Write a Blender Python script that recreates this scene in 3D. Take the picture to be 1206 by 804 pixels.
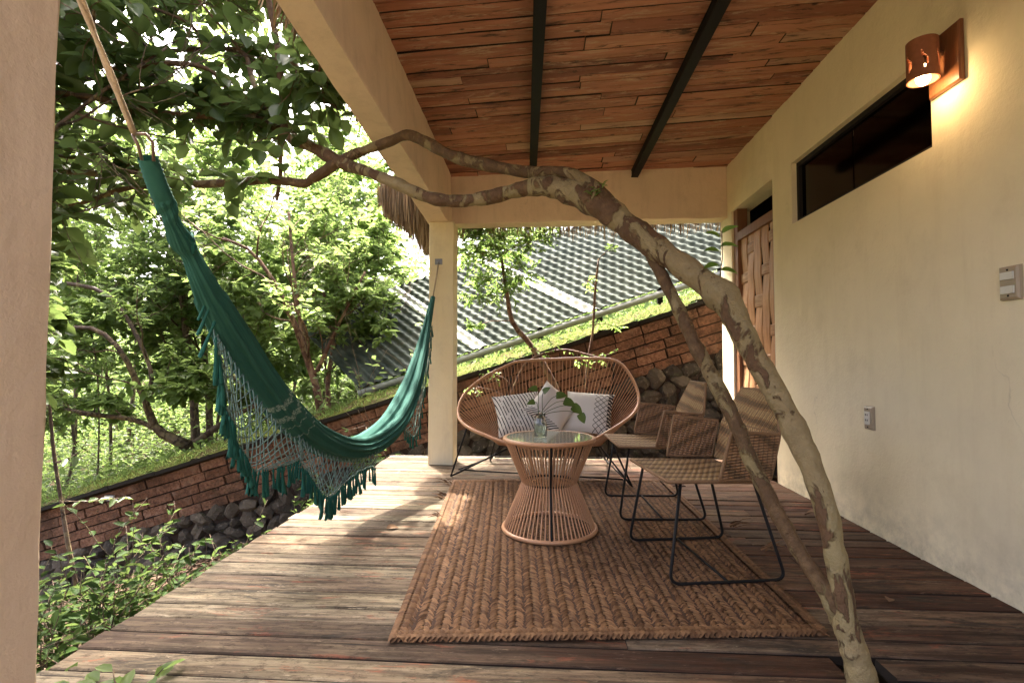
import bpy, math, random
import numpy as np
from mathutils import Vector, Matrix, Euler

# ------------------------------------------------------------------ camera, sky, sun, exposure
SC = bpy.context.scene
for o in list(bpy.data.objects):
    bpy.data.objects.remove(o)
COL = SC.collection
IMG_W, IMG_H, F_PX = 1206.0, 804.0, 600.0
CAM_H = 0.91
PITCH, YAW = math.radians(2.1), math.radians(3.72)
cam_d = bpy.data.cameras.new('camera')
cam_d.sensor_width = 36.0
cam_d.lens = F_PX / IMG_W * 36.0
cam_d.clip_start, cam_d.clip_end = 0.05, 600.0
cam = bpy.data.objects.new('camera', cam_d)
COL.objects.link(cam)
cam.location = (0, 0, CAM_H)
cam.rotation_euler = (math.radians(90) + PITCH, 0, YAW)
SC.camera = cam

TO_SUN = Vector((-0.24, 0.42, 0.87)).normalized()
world = bpy.data.worlds.new('World')
SC.world = world
world.use_nodes = True
wn = world.node_tree
sky = wn.nodes.new('ShaderNodeTexSky')
sky.sky_type = 'NISHITA'
sky.sun_disc = False
sky.sun_elevation = math.asin(TO_SUN.z)
sky.sun_rotation = math.atan2(TO_SUN.x, TO_SUN.y)
sky.air_density = 0.4
sky.dust_density = 9.0
sky.ozone_density = 0.4
bg = wn.nodes['Background']
bg.inputs['Strength'].default_value = 0.15
wn.links.new(sky.outputs[0], bg.inputs['Color'])

sun_d = bpy.data.lights.new('sun', 'SUN')
sun_d.energy = 2.2
sun_d.angle = math.radians(0.6)
sun_d.color = (1.0, 0.93, 0.82)
sun = bpy.data.objects.new('sun', sun_d)
COL.objects.link(sun)
sun.rotation_euler = (-TO_SUN).to_track_quat('-Z', 'Y').to_euler()

SC.view_settings.view_transform = 'Standard'
SC.view_settings.look = 'None'
SC.view_settings.exposure = 3.6
SC.view_settings.gamma = 1.0
SC.view_settings.use_curve_mapping = False
SC.render.engine = 'CYCLES'
SC.cycles.max_bounces = 10
SC.cycles.diffuse_bounces = 6
SC.cycles.glossy_bounces = 4
SC.cycles.transmission_bounces = 8
SC.cycles.transparent_max_bounces = 12
SC.cycles.caustics_reflective = False
SC.cycles.caustics_refractive = False
SC.cycles.use_denoising = True
SC.cycles.sample_clamp_indirect = 8.0

# ------------------------------------------------------------------ pixel helpers
CAM_R = Euler((math.radians(90) + PITCH, 0, YAW)).to_matrix()
def ray(px, py):
    return CAM_R @ Vector(((px - IMG_W / 2) / F_PX, (IMG_H / 2 - py) / F_PX, -1.0))
def P(px, py, Y):                       # point of the sight line at distance Y
    d = ray(px, py)
    return Vector((0, 0, CAM_H)) + d * (Y / d.y)
def PZ(px, py, Z=0.0):                  # ... at height Z
    d = ray(px, py)
    return Vector((0, 0, CAM_H)) + d * ((Z - CAM_H) / d.z)
def PX(px, py, X):                      # ... at lateral X
    d = ray(px, py)
    return Vector((0, 0, CAM_H)) + d * (X / d.x)

# ------------------------------------------------------------------ object helpers
def par(o, parent):
    if parent is not None:
        o.parent = parent
        o.matrix_parent_inverse = parent.matrix_basis.inverted()
    return o
def tag(o, label=None, cat=None, group=None, kind=None):
    if label: o['label'] = label
    if cat: o['category'] = cat
    if group: o['group'] = group
    if kind: o['kind'] = kind
    return o
def empty(name, loc=(0, 0, 0)):
    o = bpy.data.objects.new(name, None)
    COL.objects.link(o)
    o.empty_display_size = 0.05
    o.location = loc
    return o
def link(name, me, parent=None, matrix=None):
    o = bpy.data.objects.new(name, me)
    COL.objects.link(o)
    if matrix is not None:
        o.matrix_basis = matrix
    return par(o, parent)
def mesh_data(name, verts, faces, mat=None, smooth=False, uv=None, col=None):
    me = bpy.data.meshes.new(name)
    me.from_pydata([tuple(v) for v in verts], [], faces)
    if uv is not None:                  # per vertex uv
        l = me.uv_layers.new(name='UVMap')
        vi = np.empty(len(me.loops), dtype=np.int32)
        me.loops.foreach_get('vertex_index', vi)
        l.data.foreach_set('uv', np.asarray(uv, dtype=np.float32)[vi].ravel())
    if col is not None:                 # per vertex value
        a = me.attributes.new('tone', 'FLOAT', 'POINT')
        a.data.foreach_set('value', np.asarray(col, dtype=np.float32))
    if smooth:
        me.polygons.foreach_set('use_smooth', [True] * len(me.polygons))
    if mat: me.materials.append(mat)
    me.update()
    return me
def quads_data(name, V, Q, mat=None, smooth=False, col=None):      # fast: numpy verts (n,3), quads (m,4)
    me = bpy.data.meshes.new(name)
    V = np.asarray(V, dtype=np.float32); Q = np.asarray(Q, dtype=np.int32)
    me.vertices.add(len(V)); me.vertices.foreach_set('co', V.ravel())
    me.loops.add(Q.size); me.loops.foreach_set('vertex_index', Q.ravel())
    me.polygons.add(len(Q))
    me.polygons.foreach_set('loop_start', np.arange(0, Q.size, 4, dtype=np.int32))
    me.polygons.foreach_set('loop_total', np.full(len(Q), 4, dtype=np.int32))
    if smooth:
        me.polygons.foreach_set('use_smooth', np.ones(len(Q), dtype=bool))
    if col is not None:
        a = me.attributes.new('tone', 'FLOAT', 'POINT')
        a.data.foreach_set('value', np.asarray(col, dtype=np.float32))
    if mat: me.materials.append(mat)
    me.update(calc_edges=True)
    me.validate()
    return me
class MB:
    def __init__(s): s.v = []; s.f = []
    def add(s, vs, fs):
        k = len(s.v); s.v += [Vector(v) for v in vs]; s.f += [tuple(i + k for i in f) for f in fs]; return s
    def box(s, a, b, m=None):
        (x0, y0, z0), (x1, y1, z1) = a, b
        vs = [Vector(p) for p in ((x0,y0,z0),(x1,y0,z0),(x1,y1,z0),(x0,y1,z0),(x0,y0,z1),(x1,y0,z1),(x1,y1,z1),(x0,y1,z1))]
        if m is not None: vs = [m @ v for v in vs]
        return s.add(vs, [(0,3,2,1),(4,5,6,7),(0,1,5,4),(1,2,6,5),(2,3,7,6),(3,0,4,7)])
    def hexa(s, b, t):                  # bottom 4 pts, top 4 pts (ccw from above)
        return s.add(list(b) + list(t), [(3,2,1,0),(4,5,6,7),(0,1,5,4),(1,2,6,5),(2,3,7,6),(3,0,4,7)])
    def tube(s, pts, r, n=8, cap=True, jit=0.0, rng=None):
        pts = [Vector(p) for p in pts]
        m = len(pts)
        rs = r if hasattr(r, '__len__') else [r] * m
        T = [(pts[min(i+1, m-1)] - pts[max(i-1, 0)]).normalized() for i in range(m)]
        u = T[0].orthogonal().normalized()
        vs = []
        for i in range(m):
            u = (u - T[i] * u.dot(T[i])).normalized()
            w = T[i].cross(u)
            for k in range(n):
                a = 2 * math.pi * k / n
                rr = rs[i] * (1 + (rng.uniform(-jit, jit) if rng else 0))
                vs.append(pts[i] + (u * math.cos(a) + w * math.sin(a)) * rr)
        fs = [(i*n+k, i*n+(k+1) % n, (i+1)*n+(k+1) % n, (i+1)*n+k) for i in range(m-1) for k in range(n)]
        if cap: fs += [tuple(range(n-1, -1, -1)), tuple((m-1)*n + k for k in range(n))]
        return s.add(vs, fs)
    def data(s, name, mat, smooth=False): return mesh_data(name, s.v, s.f, mat, smooth)
    def build(s, name, mat, parent=None, smooth=False): return link(name, s.data(name, mat, smooth), parent)
def smooth_path(pts, n):                # Catmull-Rom through pts (Vectors of any size as lists), n samples
    A = np.array([list(p) for p in pts], dtype=float)
    A = np.vstack([2*A[0]-A[1], A, 2*A[-1]-A[-2]])
    m = len(pts) - 1
    out = []
    for t in np.linspace(0, m, n):
        i = min(int(t), m-1); u = t - i
        p0, p1, p2, p3 = A[i], A[i+1], A[i+2], A[i+3]
        out.append(0.5*((2*p1)+(-p0+p2)*u+(2*p0-5*p1+4*p2-p3)*u*u+(-p0+3*p1-3*p2+p3)*u**3))
    return np.array(out)
def unit_cyl(name, mat, n=6):           # along z from 0 to 1, radius 1
    b = MB(); b.tube([(0,0,0),(0,0,1)], 1.0, n); return b.data(name, mat, True)
def cyl_matrix(a, b, r):
    a = Vector(a); b = Vector(b); d = b - a
    q = d.to_track_quat('Z', 'Y').to_matrix().to_4x4()
    return Matrix.Translation(a) @ q @ Matrix.Diagonal((r, r, d.length, 1))

# ------------------------------------------------------------------ materials
class NT:
    def __init__(s, name):
        s.m = bpy.data.materials.new(name); s.m.use_nodes = True
        s.t = s.m.node_tree; s.b = s.t.nodes['Principled BSDF']; s.out = s.t.nodes['Material Output']
    def n(s, typ, ins=None, **kw):
        nd = s.t.nodes.new(typ)
        for k, v in kw.items(): setattr(nd, k, v)
        for k, v in (ins or {}).items(): s.set(nd.inputs[k], v)
        return nd
    def set(s, sock, v):
        if isinstance(v, bpy.types.NodeSocket): s.t.links.new(v, sock)
        else: sock.default_value = v
    def pos(s, scale=(1,1,1), rnd=0.0, space='world', rot=(0,0,0)):
        if space == 'world': v = s.n('ShaderNodeNewGeometry').outputs['Position']
        else: v = s.n('ShaderNodeTexCoord').outputs[{'object':'Object','uv':'UV','gen':'Generated'}[space]]
        if rnd:
            r = s.n('ShaderNodeObjectInfo').outputs['Random']
            o = s.n('ShaderNodeVectorMath', {0: (rnd*3.1, rnd*7.7, rnd*5.3)}, operation='SCALE'); s.set(o.inputs['Scale'], r)
            v = s.n('ShaderNodeVectorMath', {0: v, 1: o.outputs[0]}, operation='ADD').outputs[0]
        mp = s.n('ShaderNodeMapping', {'Vector': v, 'Scale': scale, 'Rotation': rot})
        return mp.outputs[0]
    def noise(s, v, scale, detail=5, rough=0.6, dist=0.0):
        return s.n('ShaderNodeTexNoise', {'Vector': v, 'Scale': scale, 'Detail': detail, 'Roughness': rough, 'Distortion': dist}).outputs['Fac']
    def ramp(s, f, stops, interp='LINEAR'):
        r = s.n('ShaderNodeValToRGB', {'Fac': f}); cr = r.color_ramp; cr.interpolation = interp
        while len(cr.elements) < len(stops): cr.elements.new(0.5)
        for e, (p, c) in zip(cr.elements, stops):
            e.position = p; e.color = (c if len(c) == 4 else (*c, 1)) if hasattr(c, '__len__') else (c, c, c, 1)
        return r.outputs['Color']
    def mix(s, f, a, b, mode='MIX'):
        m = s.n('ShaderNodeMix', data_type='RGBA', blend_type=mode)
        s.set(m.inputs[0], f)
        for i, v in ((6, a), (7, b)):
            s.set(m.inputs[i], v if isinstance(v, bpy.types.NodeSocket) else ((*v, 1) if len(v) == 3 else v))
        return m.outputs[2]
    def math(s, op, a, b=0.0, clamp=False):
        m = s.n('ShaderNodeMath', {0: a, 1: b}, operation=op); m.use_clamp = clamp
        return m.outputs[0]
    def attr(s, name): return s.n('ShaderNodeAttribute', attribute_name=name).outputs['Fac']
    def rand(s): return s.n('ShaderNodeObjectInfo').outputs['Random']
    def bump(s, h, strength=0.3, dist=0.01, prev=None):
        b = s.n('ShaderNodeBump', {'Height': h, 'Strength': strength, 'Distance': dist})
        if prev is not None: s.set(b.inputs['Normal'], prev)
        return b.outputs[0]
    def fin(s, color=None, rough=0.7, normal=None, spec=0.3, metal=0.0, **kw):
        if color is not None: s.set(s.b.inputs['Base Color'], color if isinstance(color, bpy.types.NodeSocket) else (*color, 1))
        s.set(s.b.inputs['Roughness'], rough); s.set(s.b.inputs['Metallic'], metal)
        s.set(s.b.inputs['Specular IOR Level'], spec)
        if normal is not None: s.set(s.b.inputs['Normal'], normal)
        for k, v in kw.items(): s.set(s.b.inputs[k.replace('_', ' ')], v)
        return s.m

def m_plaster(name, base, dark, stain=0.5, lowdirt=False):
    t = NT(name); v = t.pos()
    a = t.noise(v, 1.3, 6, 0.65); b = t.noise(v, 9, 6, 0.7); c = t.noise(v, 70, 4, 0.7)
    vs = t.pos(scale=(6, 6, 0.8)); streak = t.noise(vs, 1.6, 5, 0.7)
    col = t.mix(t.ramp(a, [(0.3, 0.0), (0.75, 1.0)]), base, tuple(x*0.86 for x in base))
    col = t.mix(t.math('MULTIPLY', t.ramp(streak, [(0.5, 0.0), (0.8, 1.0)]), stain*0.6), col, dark)
    spots = t.ramp(t.noise(v, 26, 3, 0.75), [(0.70, 0.0), (0.78, 1.0)])
    col = t.mix(t.math('MULTIPLY', spots, stain*0.7), col, tuple(x*0.5 for x in dark))
    if lowdirt:                          # grime splashed up the foot of the wall
        z = t.n('ShaderNodeSeparateXYZ', {0: t.n('ShaderNodeNewGeometry').outputs['Position']}).outputs['Z']
        low = t.ramp(z, [(0.0, 1.0), (0.28, 0.0)])
        d = t.math('MULTIPLY', low, t.ramp(b, [(0.42, 0.0), (0.66, 1.0)]))
        col = t.mix(t.math('MULTIPLY', d, 0.5), col, (0.20, 0.175, 0.12))
    wob = t.n('ShaderNodeVectorMath', {0: v, 1: t.n('ShaderNodeVectorMath', {0: t.n('ShaderNodeTexNoise', {'Vector': v, 'Scale': 4.0, 'Detail': 4.0}).outputs['Color'], 1: (.35, .35, .35)}, operation='MULTIPLY').outputs[0]}, operation='ADD').outputs[0]
    ed = t.n('ShaderNodeTexVoronoi', {'Vector': wob, 'Scale': 0.75}, feature='DISTANCE_TO_EDGE').outputs['Distance']
    crk = t.math('MULTIPLY', t.ramp(ed, [(0.0015, 1.0), (0.004, 0.0)]), t.ramp(a, [(0.52, 0.0), (0.62, 0.35)]))
    col = t.mix(crk, col, tuple(x*0.4 for x in dark))
    col = t.mix(t.ramp(t.noise(v, 3.2, 7, 0.75), [(0.52, 0.0), (0.68, 0.45)]), col, tuple((x+y)/2.1 for x, y in zip(base, dark)))
    h = t.math('ADD', t.math('MULTIPLY', b, 1.0), t.math('MULTIPLY', c, 0.35))
    return t.fin(col, 0.85, t.bump(h, 0.45, 0.012), 0.2)

def m_deck():
    t = NT('weathered deck wood')
    g = t.pos(scale=(2.2, 30, 30), rnd=9.0); gf = t.pos(scale=(5, 120, 120), rnd=9.0)
    blot = t.pos(scale=(1.1, 3.2, 3), rnd=3.0)
    grain = t.noise(g, 1.0, 6, 0.65, 0.6); fine = t.noise(gf, 1.0, 4, 0.7)
    pat = t.noise(blot, 2.2, 6, 0.7, 0.8); r = t.rand()
    x = t.n('ShaderNodeSeparateXYZ', {0: t.n('ShaderNodeNewGeometry').outputs['Position']}).outputs['X']
    # boards are bleached where rain and sun reach them, red brown near the house
    wx = t.n('ShaderNodeMapRange', {'Value': x, 'From Min': 1.25, 'From Max': -0.5}).outputs[0]
    w = t.math('ADD', t.math('MULTIPLY', wx, 0.75), t.math('MULTIPLY', t.math('SUBTRACT', pat, 0.5), 1.5))
    w = t.math('ADD', w, t.math('MULTIPLY', t.math('SUBTRACT', r, 0.42), 0.8), True)
    red = t.mix(r, (0.085, 0.042, 0.023), (0.16, 0.080, 0.044))
    red = t.mix(t.ramp(grain, [(0.35, 0.0), (0.7, 1.0)]), tuple([0.035, 0.016, 0.010]), red)
    grey = t.mix(t.ramp(grain, [(0.36, 0.0), (0.66, 1.0)]), (0.058, 0.046, 0.030), (0.235, 0.196, 0.132))
    col = t.mix(w, red, grey)
    paint = t.noise(t.pos(scale=(1.0, 5, 3), rnd=5.0), 3.1, 5, 0.75, 0.5)
    col = t.mix(t.ramp(paint, [(0.585, 0.0), (0.66, 0.75)]), col, (0.22, 0.075, 0.04))
    mold = t.noise(t.pos(scale=(0.9, 4, 3), rnd=6.0), 2.4, 6, 0.75, 0.6)
    col = t.mix(t.ramp(mold, [(0.54, 0.0), (0.65, 0.9)]), col, (0.028, 0.024, 0.018))
    flake = t.ramp(t.noise(t.pos(scale=(3, 12, 10), rnd=4.0), 3.4, 7, 0.8), [(0.585, 0.0), (0.64, 0.75)])
    spk = t.noise(t.pos(scale=(7, 16, 10), rnd=2.0), 3.0, 6, 0.8); col = t.mix(t.ramp(spk, [(0.36, 0.75), (0.5, 0.0)]), col, (0.03, 0.021, 0.013))
    col = t.mix(flake, col, t.mix(w, (0.13, 0.08, 0.05), (0.30, 0.255, 0.185)))
    r2 = t.math('FRACT', t.math('MULTIPLY', r, 7.31)); col = t.mix(1.0, col, t.ramp(r2, [(0.0, (0.62, 0.58, 0.55)), (0.5, (1, 1, 1)), (1.0, (1.22, 1.18, 1.08))]), 'MULTIPLY')
    col = t.mix(t.ramp(fine, [(0.3, 0.6), (0.48, 0.0)]), col, (0.025, 0.018, 0.012))
    crack = t.ramp(t.noise(t.pos(scale=(0.8, 60, 30), rnd=12.0), 1.0, 3, 0.6, 0.3), [(0.30, 0.95), (0.335, 0.0)]); col = t.mix(crack, col, (0.012, 0.009, 0.007))
    h = t.math('ADD', t.math('MULTIPLY', grain, 0.8), t.math('MULTIPLY', fine, 0.5))
    ro = t.ramp(pat, [(0.3, 0.62), (0.7, 0.9)])
    return t.fin(col, ro, t.bump(h, 0.7, 0.008), 0.12)

def m_ceiling():
    t = NT('reclaimed ceiling board wood')
    g = t.pos(scale=(1.6, 16, 16), rnd=11.0); gf = t.pos(scale=(4, 150, 150), rnd=9.0)
    grain = t.noise(g, 1.0, 6, 0.65, 0.7); fine = t.noise(gf, 1.0, 3, 0.7)
    pat = t.noise(t.pos(scale=(1.6, 9, 5), rnd=5.0), 2.4, 7, 0.78, 0.4); r = t.rand()
    base = t.ramp(r, [(0.0, (0.33, 0.130, 0.075)), (0.16, (0.47, 0.22, 0.128)), (0.34, (0.38, 0.155, 0.088)), (0.50, (0.20, 0.074, 0.047)), (0.60, (0.50, 0.31, 0.205)), (0.74, (0.36, 0.14, 0.080)), (0.88, (0.45, 0.205, 0.118)), (1.0, (0.24, 0.088, 0.054))])
    col = t.mix(t.ramp(grain, [(0.30, 0.55), (0.56, 0.0)]), base, (0.12, 0.048, 0.026))
    col = t.mix(t.ramp(pat, [(0.53, 0.0), (0.66, 0.75)]), col, (0.52, 0.38, 0.25))
    dk = t.noise(t.pos(scale=(2.0, 10, 6), rnd=8.0), 1.9, 6, 0.75, 0.7)
    col = t.mix(t.ramp(dk, [(0.55, 0.0), (0.65, 0.9)]), col, (0.035, 0.018, 0.012))
    kv = t.n('ShaderNodeTexVoronoi', {'Vector': t.pos(scale=(1.0, 1.7, 1), rnd=7.0), 'Scale': 3.6}, feature='F1').outputs['Distance']
    col = t.mix(t.ramp(kv, [(0.05, 0.9), (0.085, 0.0)]), col, (0.03, 0.013, 0.008))
    h = t.math('ADD', grain, t.math('MULTIPLY', fine, 0.5))
    return t.fin(col, 0.62, t.bump(h, 0.5, 0.005), 0.3)

def m_bark(name, a, b, thr=0.5, height=0.0):
    t = NT(name); v = t.pos()
    p = t.noise(t.pos(scale=(1.0, 1.0, 0.6)), 11.0, 6, 0.6, 1.0); q = t.noise(v, 38, 5, 0.7); big = t.noise(v, 3.0, 3, 0.6)
    f = t.math('ADD', p, t.math('MULTIPLY', t.math('SUBTRACT', big, 0.5), 0.55))
    if height:                           # older bark clings to the upper limbs
        z = t.n('ShaderNodeSeparateXYZ', {0: v}).outputs['Z']
        f = t.math('ADD', f, t.math('MULTIPLY', t.math('SUBTRACT', z, 1.0), height))
    m = t.ramp(f, [(thr - 0.02, 0.0), (thr + 0.02, 1.0)])
    ca = t.mix(q, a, tuple(x*0.6 for x in a)); ca = t.mix(t.ramp(big, [(0.42, 0.0), (0.6, 0.6)]), ca, (0.235, 0.185, 0.08))
    ca = t.mix(t.ramp(t.noise(v, 21, 4, 0.7), [(0.52, 0.0), (0.66, 0.6)]), ca, (0.27, 0.215, 0.11))
    cb = t.mix(q, b, tuple(x*0.45 for x in b)); cb = t.mix(t.ramp(t.noise(v, 15, 5, 0.7), [(0.5, 0.0), (0.68, 0.6)]), cb, (0.19, 0.115, 0.05))
    col = t.mix(m, ca, cb)
    h = t.math('ADD', t.math('MULTIPLY', m, 0.6), t.math('MULTIPLY', q, 0.9))
    return t.fin(col, 0.65, t.bump(h, 0.9, 0.018), 0.25)

def m_leaf(name, dark, light, trans=0.5, rough=0.38, spec=0.22):
    t = NT(name)
    tone = t.math('ADD', t.attr('tone'), t.math('MULTIPLY', t.rand(), 0.35), True)
    col = t.mix(tone, dark, light)
    sp = t.noise(t.pos(), 60, 2); col = t.mix(t.math('MULTIPLY', sp, 0.25), col, tuple(x*0.5 for x in dark))
    t.fin(col, rough, None, spec)
    tr = t.n('ShaderNodeBsdfTranslucent', {'Color': t.mix(0.55, col, (0.31, 0.43, 0.12))})
    mx = t.n('ShaderNodeMixShader', {0: trans, 1: t.b.outputs[0], 2: tr.outputs[0]})
    t.t.links.new(mx.outputs[0], t.out.inputs['Surface'])
    return t.m

def m_simple(name, c, rough=0.6, nscale=40, amp=0.35, bump=0.2, spec=0.3, metal=0.0, dist=0.004, space='world', rnd=0):
    t = NT(name); v = t.pos(space=space, rnd=rnd); n = t.noise(v, nscale, 5, 0.65)
    col = t.mix(t.ramp(n, [(0.3, amp), (0.7, 0.0)]), c, tuple(x*0.45 for x in c))
    return t.fin(col, rough, t.bump(n, bump, dist), spec, metal)

MT = {}
MT['wall'] = m_plaster('cream wall plaster', (0.80, 0.70, 0.48), (0.54, 0.44, 0.27), 0.45, True)
MT['beam'] = m_plaster('pinkish beam plaster', (0.76, 0.60, 0.44), (0.33, 0.23, 0.15), 0.5)
MT['pillar'] = m_plaster('rosy pillar plaster', (0.70, 0.55, 0.41), (0.40, 0.27, 0.18), 0.85)
MT['post'] = m_plaster('pale post plaster', (0.82, 0.71, 0.46), (0.40, 0.31, 0.20), 0.5)
MT['seam'] = m_simple('black seam grime and shade', (0.016, 0.011, 0.008), 0.95)  # grime on board sides, blackened to paint the shade in the gaps
MT['deck'] = m_deck()
MT['ceil'] = m_ceiling()
MT['bark'] = m_bark('patchy guava bark', (0.28, 0.205, 0.098), (0.14, 0.075, 0.034), 0.55, 0.07)
MT['bark_brown'] = m_bark('brown peeling bark', (0.22, 0.155, 0.068), (0.125, 0.070, 0.030), 0.45)
MT['bark_far'] = m_bark('grey brown twig bark', (0.16, 0.11, 0.075), (0.085, 0.055, 0.038), 0.5)
MT['bark_red'] = m_bark('reddish stem bark', (0.24, 0.13, 0.08), (0.13, 0.06, 0.04), 0.5)
MT['steel'] = m_simple('black painted steel', (0.010, 0.009, 0.008), 0.6, 60, 0.3, 0.1, 0.15)
MT['frame'] = m_simple('dark window wood', (0.012, 0.008, 0.006), 0.7, 30, 0.4, 0.2)
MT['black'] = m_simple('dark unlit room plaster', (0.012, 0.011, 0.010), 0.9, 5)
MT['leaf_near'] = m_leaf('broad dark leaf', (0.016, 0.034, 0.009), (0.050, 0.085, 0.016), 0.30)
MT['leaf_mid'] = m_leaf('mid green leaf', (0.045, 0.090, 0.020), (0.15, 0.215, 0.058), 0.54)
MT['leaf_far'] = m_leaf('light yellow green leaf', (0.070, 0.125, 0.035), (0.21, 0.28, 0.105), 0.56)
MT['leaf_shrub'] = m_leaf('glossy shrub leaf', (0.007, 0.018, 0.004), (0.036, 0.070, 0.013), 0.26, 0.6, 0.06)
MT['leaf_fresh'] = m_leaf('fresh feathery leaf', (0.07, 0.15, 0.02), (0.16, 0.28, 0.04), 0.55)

# ------------------------------------------------------------------ the ground
def ground_z(x, y):
    z = -0.62 + 0.30 * np.minimum(x + 1.6, 0.0) * (1.0 / (1 + np.maximum(-x - 6, 0) * 0.12))
    z = np.maximum(z, -2.6)
    hill = np.clip((y - 7.0) / 26.0, 0, 1)
    z = z + hill * hill * (3 - 2*hill) * 6.0
    return z + 0.07*np.sin(x*1.9 + y*0.7) + 0.05*np.sin(y*2.3 - x*1.1)
def grid_axis():
    a = np.concatenate([-np.geomspace(200, 12.5, 16), np.linspace(-12, 12, 97), np.geomspace(12.5, 200, 16)])
    return a
gx = grid_axis(); gy = grid_axis() + 6
X, Y = np.meshgrid(gx, gy, indexing='ij')
Z = ground_z(X, Y)
n1, n2 = X.shape
ii = np.arange(n1*n2).reshape(n1, n2)
Q = np.stack([ii[:-1, :-1], ii[1:, :-1], ii[1:, 1:], ii[:-1, 1:]], -1).reshape(-1, 4)
t = NT('leaf littered soil'); v = t.pos(); a_ = t.noise(v, 2.5, 6, 0.7); b_ = t.noise(v, 22, 5, 0.75)
c_ = t.mix(t.ramp(b_, [(0.35, 0.0), (0.65, 1.0)]), (0.03, 0.021, 0.014), (0.11, 0.078, 0.05))
c_ = t.mix(t.ramp(a_, [(0.48, 0.0), (0.62, 0.8)]), c_, (0.07, 0.10, 0.03))
MT['soil'] = t.fin(c_, 0.95, t.bump(b_, 0.8, 0.05), 0.1)
g = link('ground', quads_data('ground', np.stack([X.ravel(), Y.ravel(), Z.ravel()], 1), Q, MT['soil'], True))
tag(g, kind='structure')

# ------------------------------------------------------------------ deck of boards
rng = random.Random(4)
WX = 1.737                               # face of the house wall
dl0, dl1 = PZ(43.7, 792.6), PZ(366, 594.5)
def deck_left(y): return dl0.x + (dl1.x - dl0.x) * (y - dl0.y) / (dl1.y - dl0.y)
def plank_data(L, W, T, rng, mat, chamfer=0.004, n=7, wob=0.0012):
    sec = [(-W/2+chamfer, -T), (W/2-chamfer, -T), (W/2, -T+chamfer), (W/2, -chamfer), (W/2-chamfer, 0), (-W/2+chamfer, 0), (-W/2, -chamfer), (-W/2, -T+chamfer)]
    vs = []
    for i in range(n):
        x = -L/2 + L*i/(n-1)
        dy, dz = rng.uniform(-wob, wob), rng.uniform(-wob, wob)
        vs += [(x, p + dy, q + dz) for p, q in sec]
    fs = [(i*8+k, i*8+(k+1) % 8, (i+1)*8+(k+1) % 8, (i+1)*8+k) for i in range(n-1) for k in range(8)]
    fs += [tuple(range(7, -1, -1)), tuple((n-1)*8+k for k in range(8))]
    fs = [tuple(reversed(f)) for f in fs]
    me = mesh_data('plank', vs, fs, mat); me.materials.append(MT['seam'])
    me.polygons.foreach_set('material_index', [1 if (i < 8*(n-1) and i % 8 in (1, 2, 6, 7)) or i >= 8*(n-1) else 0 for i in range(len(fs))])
    return me
deck = empty('deck', (0, 2.2, 0)); tag(deck, kind='structure')
DECK_Y1 = 4.84
y = -0.9
while y < DECK_Y1 - 0.05:
    W = rng.choice([0.095, 0.105, 0.115, 0.125, 0.135])
    W = min(W, DECK_Y1 - y)
    yc = y + W/2
    x0 = deck_left(yc) + rng.uniform(-0.012, 0.012); x1 = WX - 0.006
    cuts = [x0]
    x = x0 + rng.uniform(1.0, 2.9)
    while x < x1 - 0.5:
        cuts.append(x); x += rng.uniform(1.2, 2.8)
    cuts.append(x1)
    segs = list(zip(cuts[:-1], cuts[1:]))
    if 1.42 < yc < 1.62:                 # boards notched round the trunk
        segs = [(x0, 0.872 + rng.uniform(-0.01, 0.01)), (1.0 + rng.uniform(-0.01, 0.03), x1)]
    for a, b in segs:
        L = b - a - 0.003
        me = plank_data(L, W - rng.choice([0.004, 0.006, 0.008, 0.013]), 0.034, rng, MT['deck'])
        m = Matrix.Translation(((a+b)/2, yc, rng.uniform(-0.004, 0.0))) @ Euler((rng.uniform(-.012, .012), 0, rng.uniform(-.0012, .0012))).to_matrix().to_4x4()
        link('plank', me, deck, m)
    y += W
MT['joist'] = m_simple('dark joist wood', (0.05, 0.035, 0.025), 0.8)
for xj in (-1.30, -0.5, 0.35, 1.15, 1.68):
    b = MB(); b.box((xj-.04, -0.9, -0.20), (xj+.04, DECK_Y1-.01, -0.042)); b.build('joist', MT['joist'], deck)
b = MB(); b.box((-1.5, DECK_Y1+.004, -0.24), (1.9, DECK_Y1+.034, -0.004)); b.build('fascia_board', MT['joist'], deck)

# ------------------------------------------------------------------ ceiling of boards with steel rafters
def ceil_z(x, y): return 2.690 + 0.048*x - 0.012*(y - 3.5)
ceiling = empty('ceiling', (0, 2, 2.69)); tag(ceiling, kind='structure')
tilt = math.atan(0.048)
y = -0.28
rng = random.Random(11)
while y < 5.02:
    W = rng.choice([0.075, 0.09, 0.105, 0.12, 0.135])
    yc = y + W/2
    x0, x1 = -1.02, WX + 0.05
    cuts = [x0]; x = x0 + rng.uniform(0.3, 1.9)
    while x < x1 - 0.25:
        cuts.append(x); x += rng.uniform(0.8, 2.4)
    cuts.append(x1)
    if yc < 1.6: cuts = [x0, x1]
    for a, b in zip(cuts[:-1], cuts[1:]):
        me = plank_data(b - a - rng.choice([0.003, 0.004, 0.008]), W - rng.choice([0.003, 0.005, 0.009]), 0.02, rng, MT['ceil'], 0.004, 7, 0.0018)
        xm = (a+b)/2
        m = Matrix.Translation((xm, yc, ceil_z(xm, yc) + rng.uniform(0.0, 0.009))) @ Euler((math.pi + rng.uniform(-.04, .04), -tilt + rng.uniform(-.002, .002), 0)).to_matrix().to_4x4()
        link('plank', me, ceiling, m)
    y += W
def ceil_hit(px, py, off=0.0):
    d = ray(px, py); lo, hi = 0.5, 12.0
    for _ in range(40):
        mid = (lo+hi)/2; p = Vector((0,0,CAM_H)) + d*mid
        if p.z < ceil_z(p.x, p.y) + off: lo = mid
        else: hi = mid
    return p
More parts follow.
